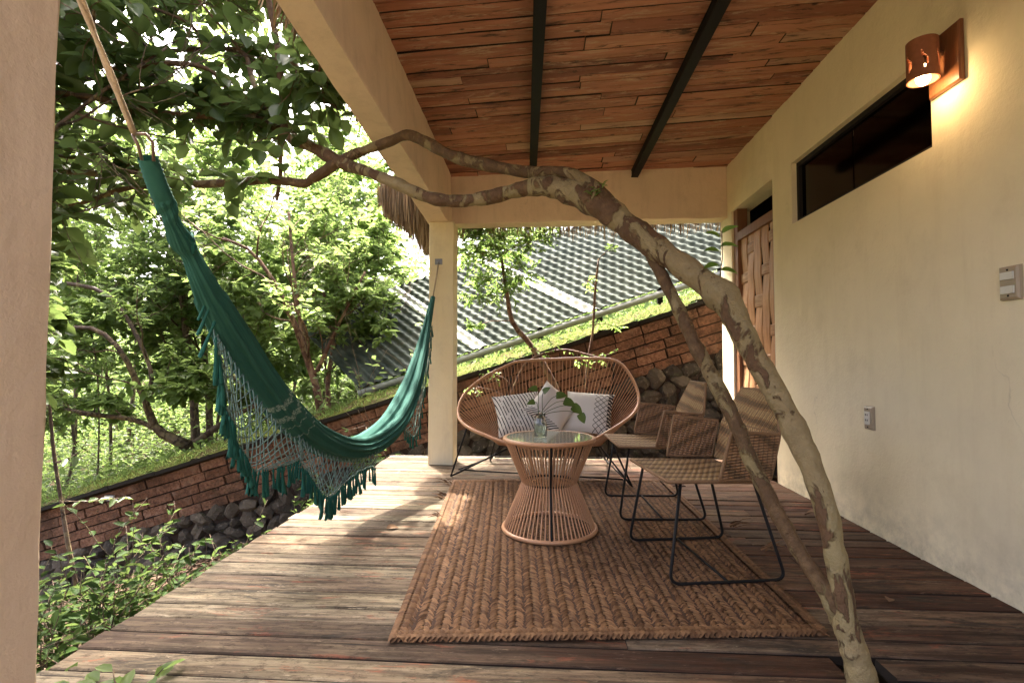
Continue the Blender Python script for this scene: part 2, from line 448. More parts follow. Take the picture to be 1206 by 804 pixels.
for (pa, pb) in (((636, 5), (628, 192)), ((848, 5), (747, 206))):
    A, B = ceil_hit(*pa, -0.04), ceil_hit(*pb, -0.04)
    d = (A - B); A2 = B + d * ((B.y + 0.25) / (B.y - A.y))
    A2.y = -0.25
    b = MB(); w = 0.032
    for p, q in ((0.0, 0.008), (0.06, 0.07)):      # two flanges
        b.hexa([(A2.x-w, A2.y, ceil_z(A2.x, A2.y)-q), (A2.x+w, A2.y, ceil_z(A2.x, A2.y)-q), (B.x+w, B.y, ceil_z(B.x, B.y)-q), (B.x-w, B.y, ceil_z(B.x, B.y)-q)],
               [(A2.x-w, A2.y, ceil_z(A2.x, A2.y)-p), (A2.x+w, A2.y, ceil_z(A2.x, A2.y)-p), (B.x+w, B.y, ceil_z(B.x, B.y)-p), (B.x-w, B.y, ceil_z(B.x, B.y)-p)])
    w2 = 0.028
    b.hexa([(A2.x-w2, A2.y, ceil_z(A2.x, A2.y)-.06), (A2.x+w2, A2.y, ceil_z(A2.x, A2.y)-.06), (B.x+w2, B.y, ceil_z(B.x, B.y)-.06), (B.x-w2, B.y, ceil_z(B.x, B.y)-.06)],
           [(A2.x-w2, A2.y, ceil_z(A2.x, A2.y)-.008), (A2.x+w2, A2.y, ceil_z(A2.x, A2.y)-.008), (B.x+w2, B.y, ceil_z(B.x, B.y)-.008), (B.x-w2, B.y, ceil_z(B.x, B.y)-.008)])
    b.build('rafter', MT['steel'], ceiling)

# ------------------------------------------------------------------ house wall with window and door
WY0, WY1, WZ1, WT = -1.6, 5.12, 2.92, 0.17
win_y0, win_y1 = PX(1098, 173, WX).y, PX(932.5, 230, WX).y
win_z0 = (PX(1098, 173, WX).z + PX(933, 264, WX).z)/2; win_z1 = (PX(931, 193, WX).z + PX(1070, 83, WX).z)/2
dr_y0, dr_y1, dr_z1 = PX(911, 300, WX).y, PX(862, 300, WX).y, win_z1
print('WIN', win_y0, win_y1, win_z0, win_z1, dr_y0, dr_y1)
def wall_mesh():
    ys = [WY0, win_y0, win_y1, dr_y0, dr_y1, WY1]; zs = [-0.3, win_z0, win_z1, WZ1]
    hole = {(1, 1), (3, 0), (3, 1)}
    vs, fs = [], []
    def quad(*p):
        k = len(vs); vs.extend(p); fs.append((k, k+1, k+2, k+3))
    for i in range(5):
        for j in range(3):
            if (i, j) in hole: continue
            y0, y1, z0, z1 = ys[i], ys[i+1], zs[j], zs[j+1]
            quad((WX, y0, z0), (WX, y0, z1), (WX, y1, z1), (WX, y1, z0))
            quad((WX+WT, y0, z0), (WX+WT, y1, z0), (WX+WT, y1, z1), (WX+WT, y0, z1))
            for di, dj, (ya, za, yb, zb) in ((-1, 0, (y0, z0, y0, z1)), (1, 0, (y1, z1, y1, z0)), (0, -1, (y1, z0, y0, z0)), (0, 1, (y0, z1, y1, z1))):
                a, b = i+di, j+dj
                if (a, b) in hole or a < 0 or a > 4 or b < 0 or b > 2:
                    quad((WX, ya, za), (WX+WT, ya, za), (WX+WT, yb, zb), (WX, yb, zb))
    return mesh_data('house_wall', vs, fs, MT['wall'])
wall = link('house_wall', wall_mesh())
tag(wall, 'long cream plastered house wall with high window and woven bamboo door', 'wall')
# the dark rooms behind it
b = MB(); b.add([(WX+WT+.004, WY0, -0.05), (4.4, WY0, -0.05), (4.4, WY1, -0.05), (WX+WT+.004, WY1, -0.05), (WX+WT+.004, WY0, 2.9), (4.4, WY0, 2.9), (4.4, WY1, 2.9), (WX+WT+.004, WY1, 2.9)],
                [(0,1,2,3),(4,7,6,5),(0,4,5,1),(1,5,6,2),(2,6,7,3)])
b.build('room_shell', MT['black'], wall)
# window
fr = MB(); fx0, fx1 = WX+0.035, WX+0.085; fw = 0.03
fr.box((fx0, win_y0+.001, win_z0+.001), (fx1, win_y0+fw, win_z1-.001)); fr.box((fx0, win_y1-fw, win_z0+.001), (fx1, win_y1-.001, win_z1-.001))
fr.box((fx0+.001, win_y0+fw, win_z0+.001), (fx1-.001, win_y1-fw, win_z0+fw)); fr.box((fx0+.001, win_y0+fw, win_z1-fw), (fx1-.001, win_y1-fw, win_z1-.001))
win = fr.build('window', MT['frame'], wall)
ym = (win_y0+win_y1)/2 + .03
mu = MB(); mu.box((fx0+.031, ym-.006, win_z0+fw), (fx1-.002, ym+.006, win_z1-fw)); mu.build('mullion', MT['frame'], win)
t = NT('dark window glass'); MT['winglass'] = t.fin((0.03, 0.03, 0.028), 0.08, None, 0.2, Transmission_Weight=1.0, IOR=1.3)
for ya, yb in ((win_y0+fw, ym-.006), (ym+.006, win_y1-fw)):
    p = MB(); p.box((fx0+.024, ya, win_z0+fw), (fx0+.03, yb, win_z1-fw)); p.build('pane', MT['winglass'], win)
# door
t = NT('door frame wood'); v = t.pos(scale=(14, 14, 1.2)); n_ = t.noise(v, 2.5, 5, 0.65, 0.4)
MT['doorwood'] = t.fin(t.mix(n_, (0.11, 0.045, 0.022), (0.26, 0.12, 0.055)), 0.5, t.bump(n_, 0.3, 0.004), 0.35)
t = NT('split bamboo strip'); v = t.pos(scale=(18, 18, 1.4), rnd=4.0); n_ = t.noise(v, 3, 5, 0.65, 0.3)
c_ = t.mix(t.ramp(n_, [(0.3, 0.0), (0.7, 1.0)]), (0.24, 0.10, 0.042), (0.52, 0.27, 0.125)); c_ = t.mix(t.rand(), c_, t.mix(0.45, c_, (0.56, 0.36, 0.20)))
MT['bamboo'] = t.fin(c_, 0.5, t.bump(n_, 0.5, 0.004), 0.35)
t = NT('split bamboo cross strip'); v = t.pos(scale=(18, 1.4, 18), rnd=4.0); n_ = t.noise(v, 3, 5, 0.65, 0.3)
MT['bamboo_h'] = t.fin(t.mix(t.ramp(n_, [(0.3, 0.0), (0.7, 1.0)]), (0.22, 0.10, 0.045), (0.48, 0.28, 0.145)), 0.5, t.bump(n_, 0.5, 0.004), 0.35)
d = MB(); e = 0.045
d.box((WX+.02, dr_y1-.09, 0.0), (WX+.11, dr_y1-.001, dr_z1-.001)); d.box((WX+.02, dr_y0+.001, 0.0), (WX+.11, dr_y0+.05, dr_z1-.001))
d.box((WX+.021, dr_y0+.05, 2.0), (WX+.105, dr_y1-.09, 2.075)); d.box((WX+.021, dr_y0+.05, 0.19), (WX+.085, dr_y1-.09, 0.27))
door = d.build('door', MT['doorwood'], wall)
iy0, iy1 = dr_y0+.05, dr_y1-.09
rng = random.Random(7)
nv, nh = 5, 7
sw = (iy1-iy0)/nv
hz = [0.42 + 0.245*k for k in range(nh)]
for i in range(nv):
    yc = iy0 + sw*(i+.5); hw = sw*rng.uniform(0.44, 0.49)
    pts = []
    N = 40
    for k in range(N+1):
        z = 0.27 + (2.0-0.27)*k/N
        ph = 0
        for j, h in enumerate(hz):
            w = math.exp(-((z-h)/0.09)**2); ph += w * (1 if (j+i) % 3 else -1)
        pts.append((WX+.055 - 0.008*max(-1, min(1, ph)), yc + .004*math.sin(z*2.1+i*1.7), z))
    b = MB(); vs = []
    for (x, yy, z) in pts: vs += [(x-.004, yy-hw+.006, z), (x-.007, yy, z), (x-.004, yy+hw-.006, z), (x+.003, yy+hw, z), (x+.003, yy-hw, z)]
    fs = [(k*5+q, k*5+(q+1) % 5, (k+1)*5+(q+1) % 5, (k+1)*5+q) for k in range(N) for q in range(5)]
    b.add(vs, fs); b.build('bamboo_strip', MT['bamboo'], door, False)
for j, h in enumerate(hz):
    hh = rng.uniform(0.045, 0.062); vs = []; N = 36
    for k in range(N+1):
        yy = iy0 + (iy1-iy0)*k/N
        ph = 0
        for i in range(nv):
            w = math.exp(-((yy-(iy0+sw*(i+.5)))/(sw*.5))**2); ph += w*(1 if (j+i) % 3 else -1)
        x = WX+.055 + 0.008*max(-1, min(1, ph)); zz = h + .008*math.sin(yy*5+j)
        vs += [(x-.004, yy, zz-hh+.006), (x-.006, yy, zz), (x-.004, yy, zz+hh-.006), (x+.003, yy, zz+hh), (x+.003, yy, zz-hh)]
    fs = [(k*5+q, k*5+(q+1) % 5, (k+1)*5+(q+1) % 5, (k+1)*5+q) for k in range(N) for q in range(5)]
    b = MB(); b.add(vs, fs); b.build('bamboo_strip', MT['bamboo_h'], door, False)

# ------------------------------------------------------------------ beams, post and pillar
BZ = 2.135
i0, i1 = PZ(400, 50.4, BZ), PZ(527.6, 260.3, BZ)
o0, o1 = PZ(400, 112, BZ), PZ(503, 262, BZ)
def lx(a, b, y): return a.x + (b.x-a.x)*(y-a.y)/(b.y-a.y)
by0, by1 = -0.3, 4.66
def rough_prism(name, mat, rings, parent=None, sub=14, amp=0.004, seed=1):   # rings: start/end list of 4 points, subdivided and roughened
    r = random.Random(seed); A, B = rings
    vs, fs, m = [], [], 4*3
    for i in range(sub+1):
        f = i/sub; c = [Vector(a).lerp(Vector(b), f) for a, b in zip(A, B)]
        for k in range(4):
            p, q = c[k], c[(k+1) % 4]
            for s in (0.02, 0.35, 0.98):
                vs.append(p.lerp(q, s) + Vector((r.uniform(-amp, amp), r.uniform(-amp, amp), r.uniform(-amp, amp))))
    for i in range(sub):
        for k in range(m): fs.append((i*m+k, i*m+(k+1) % m, (i+1)*m+(k+1) % m, (i+1)*m+k))
    fs += [tuple(range(m-1, -1, -1)), tuple(sub*m+k for k in range(m))]
    return link(name, mesh_data(name, vs, fs, mat), parent)
ib0, ib1 = lx(i0, i1, by0), lx(i0, i1, by1); ob0, ob1 = lx(o0, o1, by0), lx(o0, o1, by1)
tz = 2.70
beam = rough_prism('concrete_beam', MT['beam'], ([(ib0, by0, BZ), (ib0-.06, by0, tz), (ob0, by0, tz), (ob0, by0, BZ)], [(ib1, by1, BZ), (ib1-.02, by1, tz), (ob1, by1, tz), (ob1, by1, BZ)]), sub=26, amp=0.003, seed=3)
tag(beam, 'long pinkish plaster beam above the hammock, running towards the back', 'beam', 'plastered roof beams')
c0, c1 = P(534, 263.5, 4.70), P(850, 256.5, 4.93)
c0 = c0 + (c0-c1)*0.06
c1.x = WX - 0.002
beam2 = rough_prism('concrete_beam', MT['beam'], ([(c0.x, c0.y, c0.z), (c0.x, c0.y, 2.66), (c0.x, c0.y+.19, 2.66), (c0.x, c0.y+.19, c0.z)], [(c1.x, c1.y, c1.z), (c1.x, c1.y, 2.79), (c1.x, c1.y+.19, 2.79), (c1.x, c1.y+.19, c1.z)]), sub=14, amp=0.003, seed=5)
tag(beam2, 'pinkish plaster beam across the back of the terrace, above the loveseat', 'beam', 'plastered roof beams')
q = PZ(504, 547, 0)
px0 = q.x; pw = 0.218
post = rough_prism('square_post', MT['post'], ([(px0, q.y, 0.0), (px0+pw, q.y, 0.0), (px0+pw, q.y+.21, 0.0), (px0, q.y+.21, 0.0)], [(px0, q.y, BZ-.003), (px0+pw, q.y, BZ-.003), (px0+pw, q.y+.21, BZ-.003), (px0, q.y+.21, BZ-.003)]), sub=18, amp=0.0025, seed=6)
tag(post, 'slim pale square post where the hammock ends, left of the loveseat', 'post')
pe = P(58, 402, 0.80)
pil = rough_prism('square_pillar', MT['pillar'], ([(pe.x-.22, 0.56, -0.3), (pe.x, 0.56, -0.3), (pe.x, 0.80, -0.3), (pe.x-.22, 0.80, -0.3)], [(pe.x-.22, 0.56, BZ-.003), (pe.x, 0.56, BZ-.003), (pe.x, 0.80, BZ-.003), (pe.x-.22, 0.80, BZ-.003)]), sub=24, amp=0.002, seed=8)
tag(pil, 'thick pinkish plaster pillar at the left edge, close to the viewer', 'pillar')

# ------------------------------------------------------------------ thatched roof over the boards
t = NT('dry palm thatch'); v = t.pos(); tn = t.attr('tone')
c_ = t.mix(tn, (0.12, 0.075, 0.042), (0.46, 0.34, 0.20)); MT['thatch'] = t.fin(c_, 0.85, None, 0.15)
thatch = empty('thatched_roof', (0, 2, 2.75))
tag(thatch, 'dry palm thatch roof with ragged fringe hanging behind the plaster beams', 'roof')
b = MB(); y0, y1 = -0.4, 5.22
xs = [(-1.13, 2.64, 2.72), (-1.02, 2.705, 2.85), (0.0, 2.75, 3.25), (2.2, 2.95, 3.3)]
vs = []
for yy in (y0, y1):
    for x, za, zb in xs: vs += [(x, yy, za), (x, yy, zb)]
fs = []
for i in range(3):
    a0, a1, b0, b1 = 2*i, 2*i+2, 8+2*i, 8+2*i+2
    fs += [(a0, b0, b1, a1), (a0+1, a1+1, b1+1, b0+1), (a0, a1, a1+1, a0+1), (b0, b0+1, b1+1, b1)]
fs += [(0, 1, 9, 8), (6, 14, 15, 7)]
b.add(vs, fs); b.build('thatch_bed', MT['thatch'], thatch)
def strands(n, fn, seed, mat, name, parent, wid=(0.004, 0.012)):
    r = random.Random(seed); V = []; Qd = []; C = []
    for i in range(n):
        pts = fn(r); w = r.uniform(*wid); tone = r.random()
        d = (pts[-1]-pts[0]).normalized(); s = d.cross(Vector((r.uniform(-1,1), r.uniform(-1,1), r.uniform(-.3,.3)))).normalized()
        m = len(pts)
        for k, p in enumerate(pts):
            ww = w*(1-0.75*k/(m-1)); V += [p-s*ww, p+s*ww]; C += [tone, tone*0.9]
            if k: q_ = len(V); Qd.append((q_-4, q_-3, q_-1, q_-2))
    o = link(name, quads_data(name, np.array([list(v) for v in V]), np.array(Qd), mat, False, C), parent)
    o['kind'] = 'stuff'; return o
def f_left(r):
    yy = r.uniform(-0.4, 4.9); x = r.uniform(-1.17, -1.06); L = r.uniform(0.06, 0.20)
    z = 2.60 - 0.62*(-1.06-x) + r.uniform(-.02, .06)
    a = Vector((x, yy, z)); dx, dy = r.uniform(-.35, -.1), r.uniform(-.2, .25)
    return [a, a+Vector((dx*.5*L, dy*.5*L, -.35*L)), a+Vector((dx*L, dy*L, -.8*L))]
strands(2600, f_left, 21, MT['thatch'], 'thatch_fringe', thatch)
def f_back(r):
    x = r.uniform(-1.2, 2.0); yy = r.uniform(5.02, 5.36); L = r.uniform(0.2, 0.52)
    z = 2.66 + .03*x + r.uniform(-.05, .06); a = Vector((x, yy, z)); dx, dy = r.uniform(-.1, .1), r.uniform(.0, .25)
    return [a, a+Vector((dx*.5*L, dy*.6*L, -.45*L)), a+Vector((dx*L, dy*L, -.95*L))]
strands(3800, f_back, 22, MT['thatch'], 'thatch_fringe', thatch)
def f_corner(r):
    u = r.random(); x = -1.58 + 0.50*u; yy = r.uniform(4.66, 5.15); top = 2.52 + .10*u + r.uniform(-.05, .08)
    L = (0.16 + 0.50*min(u*1.15, 1.0)) * r.uniform(0.55, 1.12); a = Vector((x, yy, top)); dx, dy = r.uniform(-.02, .12), r.uniform(-.1, .1)
    return [a, a+Vector((dx*.4*L, dy*.5*L, -.4*L)), a+Vector((dx*.8*L, dy*L, -.75*L)), a+Vector((dx*L, dy*L, -L))]
strands(2600, f_corner, 23, MT['thatch'], 'thatch_fringe', thatch)
def f_tuft(r):
    a = Vector((-1.10+r.uniform(-.05, .045), 4.75+r.uniform(-.05, .05), 2.14)); L = r.uniform(.12, .26)
    return [a, a+Vector((.01, 0, -L*.5)), a+Vector((r.uniform(-.03, .03), 0, -L))]
strands(160, f_tuft, 24, MT['thatch'], 'thatch_fringe', thatch)
b = MB(); b.tube([(-1.5, 5.06, 2.56), (0.2, 5.08, 2.60), (2.1, 5.05, 2.64)], 0.035, 8); b.build('thatch_pole', MT['bark_far'], thatch, True)

# ------------------------------------------------------------------ leaves and trees
def leaf_arrays(pos, dr, nr, ln, wd, tone, fold=0.18, droop=0.18):
    # 6 vertices, two folded quads for each leaf (numpy)
    pos = np.asarray(pos, float); dr = np.asarray(dr, float); nr = np.asarray(nr, float)
    dr /= np.linalg.norm(dr, axis=1, keepdims=True) + 1e-9
    sd = np.cross(dr, nr); sd /= np.linalg.norm(sd, axis=1, keepdims=True) + 1e-9
    up = np.cross(sd, dr)
    ln = np.asarray(ln)[:, None]; wd = np.asarray(wd)[:, None]
    base = pos; tip = pos + dr*ln - up*ln*droop
    l1 = pos + dr*ln*0.34 + sd*wd*0.5 + up*wd*fold; l2 = pos + dr*ln*0.72 + sd*wd*0.40 + up*(wd*fold*.8 - ln*droop*.45)
    r1 = pos + dr*ln*0.34 - sd*wd*0.5 + up*wd*fold; r2 = pos + dr*ln*0.72 - sd*wd*0.40 + up*(wd*fold*.8 - ln*droop*.45)
    V = np.stack([base, l1, l2, tip, r2, r1], 1).reshape(-1, 3)
    n = len(pos); k = (np.arange(n)*6)[:, None]
    Qd = np.concatenate([k + np.array([[0, 3, 2, 1]]), k + np.array([[0, 5, 4, 3]])], 0)
    return V, Qd, np.repeat(np.asarray(tone, float), 6)
class Tree:
    def __init__(s, seed): s.r = random.Random(seed); s.mb = MB(); s.L = []
    def branch(s, pts, r0, r1, n=6, jit=0.0):
        m = len(pts); s.mb.tube(pts, [r0+(r1-r0)*i/(m-1) for i in range(m)], n, True, jit, s.r)
    def wander(s, a, d, L, seg, up=0.1, wob=0.25):
        pts = [Vector(a)]; d = Vector(d).normalized()
        for i in range(seg):
            d = (d + Vector((s.r.gauss(0, wob), s.r.gauss(0, wob), s.r.gauss(0, wob) + up))).normalized()
            pts.append(pts[-1] + d*(L/seg))
        return pts
    def twig_leaves(s, pts, size, per=7, wide=0.5, start=0.15):
        r = s.r; m = len(pts)-1
        for k in range(per):
            f = start + (1-start)*(k+r.random()*.8)/per; x = min(f, .999)*m; i = int(x)
            p = pts[i].lerp(pts[i+1], x-i); t = (pts[i+1]-pts[i]).normalized()
            sd = t.cross(Vector((0, 0, 1))); sd = sd.normalized() if sd.length > .01 else Vector((1, 0, 0))
            sgn = 1 if k % 2 else -1
            d = t*r.uniform(.2, .9) + sd*sgn*r.uniform(.5, 1.1) + Vector((r.gauss(0, .25), r.gauss(0, .25), r.gauss(-.15, .3)))
            nrm = Vector((r.gauss(0, .45), r.gauss(0, .45), 1.0))
            s.L.append((p, d, nrm, size*r.uniform(.65, 1.2), wide, r.random()))
    def sprout(s, pts, r0, level, size, kids, ratio, per, up=0.12, leafy=True, start=0.25, wide=0.5, minr=0.0025):
        r = s.r; L = sum((pts[i+1]-pts[i]).length for i in range(len(pts)-1)); m = len(pts)-1
        for k in range(kids):
            f = start + (1-start)*(k + r.random())/kids; x = min(f, .999)*m; i = int(x)
            p = pts[i].lerp(pts[i+1], x-i); t = (pts[i+1]-pts[i]).normalized()
            az = r.uniform(0, 2*math.pi); o = t.orthogonal().normalized(); o = o*math.cos(az) + t.cross(o)*math.sin(az)
            an = r.uniform(.5, 1.15); d = t*math.cos(an) + o*math.sin(an)
            ll = L*ratio*r.uniform(.6, 1.25)
            pp = s.wander(p, d, ll, 5 if level > 1 else 4, up*.5, .2)
            rr = max(minr, r0*.5*(1-.4*f))
            s.branch(pp, rr, max(minr*.6, rr*.35), 5 if level > 1 else 4)
            if level > 1: s.sprout(pp, rr, level-1, size, max(3, kids-1), ratio*1.02, per, up, leafy, .25, wide, minr)
            else: s.twig_leaves(pp, size, per, wide)
    def crown(s, name, mat, parent, keep=None):
        L = s.L if keep is None else keep
        V, Qd, C = leaf_arrays([l[0] for l in L], [l[1] for l in L], [l[2] for l in L], [l[3] for l in L], [l[3]*l[4] for l in L], [l[5] for l in L])
        o = link(name, quads_data(name, V, Qd, mat, False, C), parent); return o
def in_view(p, m=60):
    v = CAM_R.transposed() @ (Vector(p) - Vector((0, 0, CAM_H)))
    if v.z > -0.3: return False
    x = IMG_W/2 + v.x/-v.z*F_PX; y = IMG_H/2 - v.y/-v.z*F_PX
    return -m < x < IMG_W+m and -m < y < IMG_H+m

# --- the tree growing up through the deck
gt = Tree(31)
def wp(lst): return [P(x, y, d) for x, y, d in lst]
guava = empty('guava_tree', tuple(PZ(1012, 786, 0)))
tag(guava, 'leaning guava tree with mottled bark growing through the deck and under the beam', 'tree')
def limb(lst, n, mat, name='trunk', sides=14, jit=0.04, parent=None, knots=()):
    A = smooth_path([(*P(x, y, d), w*d/F_PX/2) for x, y, d, w in lst], n)
    r = random.Random(len(lst)*7+n)
    rad = [a[3]*(1+.05*math.sin(i*.9+r.random())) for i, a in enumerate(A)]
    for i, amt in knots:
        for k in range(-4, 5): rad[i+k] *= 1 + amt*math.exp(-k*k*.2)
    b = MB(); b.tube([Vector(a[:3]) for a in A], rad, sides, True)
    from mathutils import noise as mn
    for i in range(n):                    # lumps, flats and shallow flutes
        c = Vector(A[i][:3])
        for k in range(sides):
            v = b.v[i*sides+k]; d = v - c
            f = 1 + .16*mn.noise(v*9.0) + .10*mn.noise(v*24.0) + .05*mn.noise(v*60.0)
            b.v[i*sides+k] = c + d*f
    return b.build(name, mat, parent or guava, True), [Vector(a[:3]) for a in A]
base = PZ(1012, 786, 0)
main = [(1020, 815, 1.50, 44), (1011, 782, 1.51, 41), (998, 738, 1.53, 36), (988, 680, 1.56, 33), (976, 615, 1.60, 33), (955, 548, 1.66, 34), (932, 498, 1.71, 38), (903, 445, 1.77, 37), (876, 396, 1.83, 36), (850, 350, 1.90, 40), (800, 312, 1.99, 36), (752, 277, 2.08, 37), (712, 246, 2.14, 40), (672, 226, 2.2, 38), (640, 219, 2.25, 31), (610, 224, 2.3, 23), (577, 232, 2.36, 21), (538, 237, 2.42, 19), (500, 231, 2.46, 18), (465, 215, 2.5, 18), (431, 202, 2.55, 17), (400, 190, 2.6, 20), (362, 171, 2.66, 17), (322, 151, 2.72, 15), (285, 132, 2.78, 11)]
main = [(a, b_, c, w*(.70 if b_ > 420 else .78)) for a, b_, c, w in main]
tr, main_pts = limb(main, 260, MT['bark'], sides=22, knots=((97, .20), (190, .15), (62, .10)))
second = [(990, 735, 1.545, 24), (975, 700, 1.56, 27), (945, 655, 1.62, 26), (922, 615, 1.68, 25), (905, 585, 1.74, 25), (882, 535, 1.80, 25), (858, 480, 1.86, 25), (826, 420, 1.93, 24), (803, 372, 1.98, 22), (785, 335, 2.02, 22), (768, 300, 2.06, 22)]
second = [(a, b_, c, w*.68) for a, b_, c, w in second]
tr2, sec_pts = limb(second, 130, MT['bark_brown'], 'second_stem', 18)
upper = [(738, 262, 2.09, 20), (716, 240, 2.13, 22), (690, 216, 2.17, 20), (662, 203, 2.21, 16), (620, 203, 2.28, 15), (577, 195, 2.34, 16), (549, 189, 2.38, 16), (527, 181, 2.42, 15), (501, 167, 2.46, 15), (479, 159, 2.5, 14), (459, 167, 2.53, 13), (425, 179, 2.57, 13), (398, 191, 2.6, 14), (384, 201, 2.62, 14), (369, 210, 2.64, 13), (356, 216, 2.66, 12), (322, 212, 2.7, 11), (269, 215, 2.76, 11), (218, 216, 2.8, 10), (161, 202, 2.86, 9), (110, 204, 2.9, 9), (30, 202, 2.95, 8)]
upper = [(a, b_, c, w*.9) for a, b_, c, w in upper]
br, up_pts = limb(upper, 120, MT['bark_brown'], 'branch', 12, .04)
twigs_src = []
for lst in ([(292, 135, 2.77, 11), (250, 137, 2.78, 8), (200, 134, 2.74, 7), (160, 126, 2.66, 7), (110, 115, 2.58, 8), (40, 108, 2.5, 8)],
            [(300, 138, 2.76, 9), (250, 115, 2.82, 6), (190, 108, 2.86, 5), (120, 95, 2.9, 5), (40, 84, 2.95, 4)],
            [(322, 151, 2.72, 9), (298, 95, 2.8, 7), (285, 62, 2.86, 6), (240, 58, 2.92, 5), (140, 61, 2.96, 5), (60, 40, 3.0, 4)],
            [(335, 158, 2.70, 10), (331, 100, 2.66, 9), (327, 55, 2.62, 8), (318, 10, 2.58, 7), (312, -40, 2.55, 6)],
            [(330, 157, 2.7, 7), (330, 205, 2.9, 5), (326, 235, 3.1, 4)],
            [(285, 132, 2.78, 8), (250, 85, 2.7, 6), (200, 75, 2.62, 6), (140, 82, 2.55, 5), (60, 50, 2.5, 5)],
            [(218, 216, 2.8, 6), (150, 222, 2.85, 6), (100, 238, 2.9, 5), (50, 250, 2.95, 4)],
            [(161, 202, 2.86, 5), (130, 180, 2.92, 4), (90, 186, 2.96, 4), (40, 178, 3.0, 4)],
            [(110, 45, 2.3, 5), (112, 0, 2.25, 4), (130, -40, 2.2, 4)],
            [(240, 60, 2.9, 4), (225, 30, 2.8, 4), (170, 5, 2.7, 4), (110, -25, 2.6, 3)],
            [(327, 55, 2.62, 5), (345, 75, 2.5, 4), (372, 88, 2.42, 3), (378, 72, 2.38, 2)],
            [(331, 100, 2.66, 5), (362, 112, 2.6, 4), (390, 122, 2.55, 3), (400, 135, 2.52, 2)],
            [(285, 62, 2.86, 4), (250, 20, 2.8, 3), (225, -10, 2.75, 3)]):
    o, pp = limb(lst, 36, MT['bark_brown'], 'branch', 8, .05); twigs_src.append(pp)
up0 = P(312, -40, 2.55); SHADE_LIMBS = []  # limbs added, mostly out of view, to shade the deck and left wall
for tgt in ((-2.1, 4.9, 4.7), (-2.6, 4.1, 4.4), (-1.75, 4.1, 4.3), (-2.3, 4.5, 4.9), (-3.5, 3.5, 4.3), (-4.3, 2.7, 4.0), (-3.2, 2.5, 3.9), (-3.3, 4.7, 4.6), (-3.9, 4.2, 4.4)):
    A = smooth_path([list(up0), list(up0.lerp(Vector(tgt), .45) + Vector((-.15, 0, .25))), list(tgt)], 24); b = MB(); b.tube([Vector(a) for a in A], [.02-.014*i/23 for i in range(24)], 8); b.build('branch', MT['bark_brown'], guava, True); SHADE_LIMBS.append([Vector(a) for a in A])
# leaf twigs on the crown branches
gt.mb = MB()
for pp in twigs_src + [up_pts[78:], main_pts[228:]]:
    r = gt.r; L = sum((pp[i+1]-pp[i]).length for i in range(len(pp)-1))
    for k in range(int(L*24)+5):
        i = r.randrange(2, len(pp)-1); p = pp[i]
        d = Vector((r.gauss(0, 1), r.gauss(0, 1), r.gauss(0.05, .75)))
        tw = gt.wander(p, d, r.uniform(.14, .36), 4, -.02, .2)
        v_ = CAM_R.transposed() @ (tw[-1] - Vector((0, 0, CAM_H))); sx = IMG_W/2 + v_.x/-v_.z*F_PX; sy = IMG_H/2 - v_.y/-v_.z*F_PX
        lim = 405 if sy < 175 else 330
        if sx > lim or sy > 262 or tw[-1].y < 1.6: continue
        if 195 < sx < 335 and sy < 95 and r.random() < .84: continue
        if sy > 215 and r.random() < .6: continue
        if sx > 270 and sy > 170 and r.random() < .7: continue
        gt.branch(tw, .0035, .0015, 4); gt.twig_leaves(tw, .115, r.choice([4, 5, 6]), .60, .2)
for pp in SHADE_LIMBS:  # leaves of the added limbs, for the shade they cast below
    for k in range(95):
        p = pp[gt.r.randrange(9, 24)]; tw = gt.wander(p, Vector((gt.r.gauss(0, 1), gt.r.gauss(0, 1), gt.r.gauss(0, .5))), gt.r.uniform(.3, .85), 5, 0, .2)
        gt.branch(tw, .004, .0015, 4); gt.twig_leaves(tw, .11, 10, .6, .2)
gt.mb.build('twigs', MT['bark_brown'], guava, True)['kind'] = 'stuff'
# the 300 nearest leaves one by one, the rest together
def leaf_proto(k, mat):
    r = random.Random(k); vs = []; fs = []; n = 7; tone = []
    for i in range(n):
        f = i/(n-1); w = (math.sin(math.pi*min(1, f**.8*.97+.02))**.75)*.31 if 0 < i < n-1 else .012
        dz = -.20*f*f + r.uniform(-.012, .012)
        vs += [(f, -w, dz+w*.42), (f, -w*.5, dz+w*.12), (f, 0, dz-.012), (f, w*.5, dz+w*.12), (f, w, dz+w*.42)]
        tone += [.35+.4*r.random()]*5
    fs = [(i*5+j, (i+1)*5+j, (i+1)*5+j+1, i*5+j+1) for i in range(n-1) for j in range(4)]
    return mesh_data('leaf', vs, fs, mat, True, None, tone)
protos = [leaf_proto(k, MT['leaf_near']) for k in range(6)]
def leaf_matrix(l, w=1.0):
    p, d, nrm, ln = l[0], Vector(l[1]).normalized(), Vector(l[2]), l[3]
    s_ = nrm.cross(d).normalized(); u = d.cross(s_)
    return Matrix.Translation(p) @ Matrix((d, s_, u)).transposed().to_4x4() @ Matrix.Diagonal((ln, ln*w, ln, 1))
L = sorted(gt.L, key=lambda l: (not in_view(l[0], 5), l[0].y / l[3]))
crown = gt.crown('crown', MT['leaf_near'], guava, L[300:]); crown['kind'] = 'stuff'
for i, l in enumerate(L[:300]): link('leaf', protos[i % 6], guava, leaf_matrix(l))
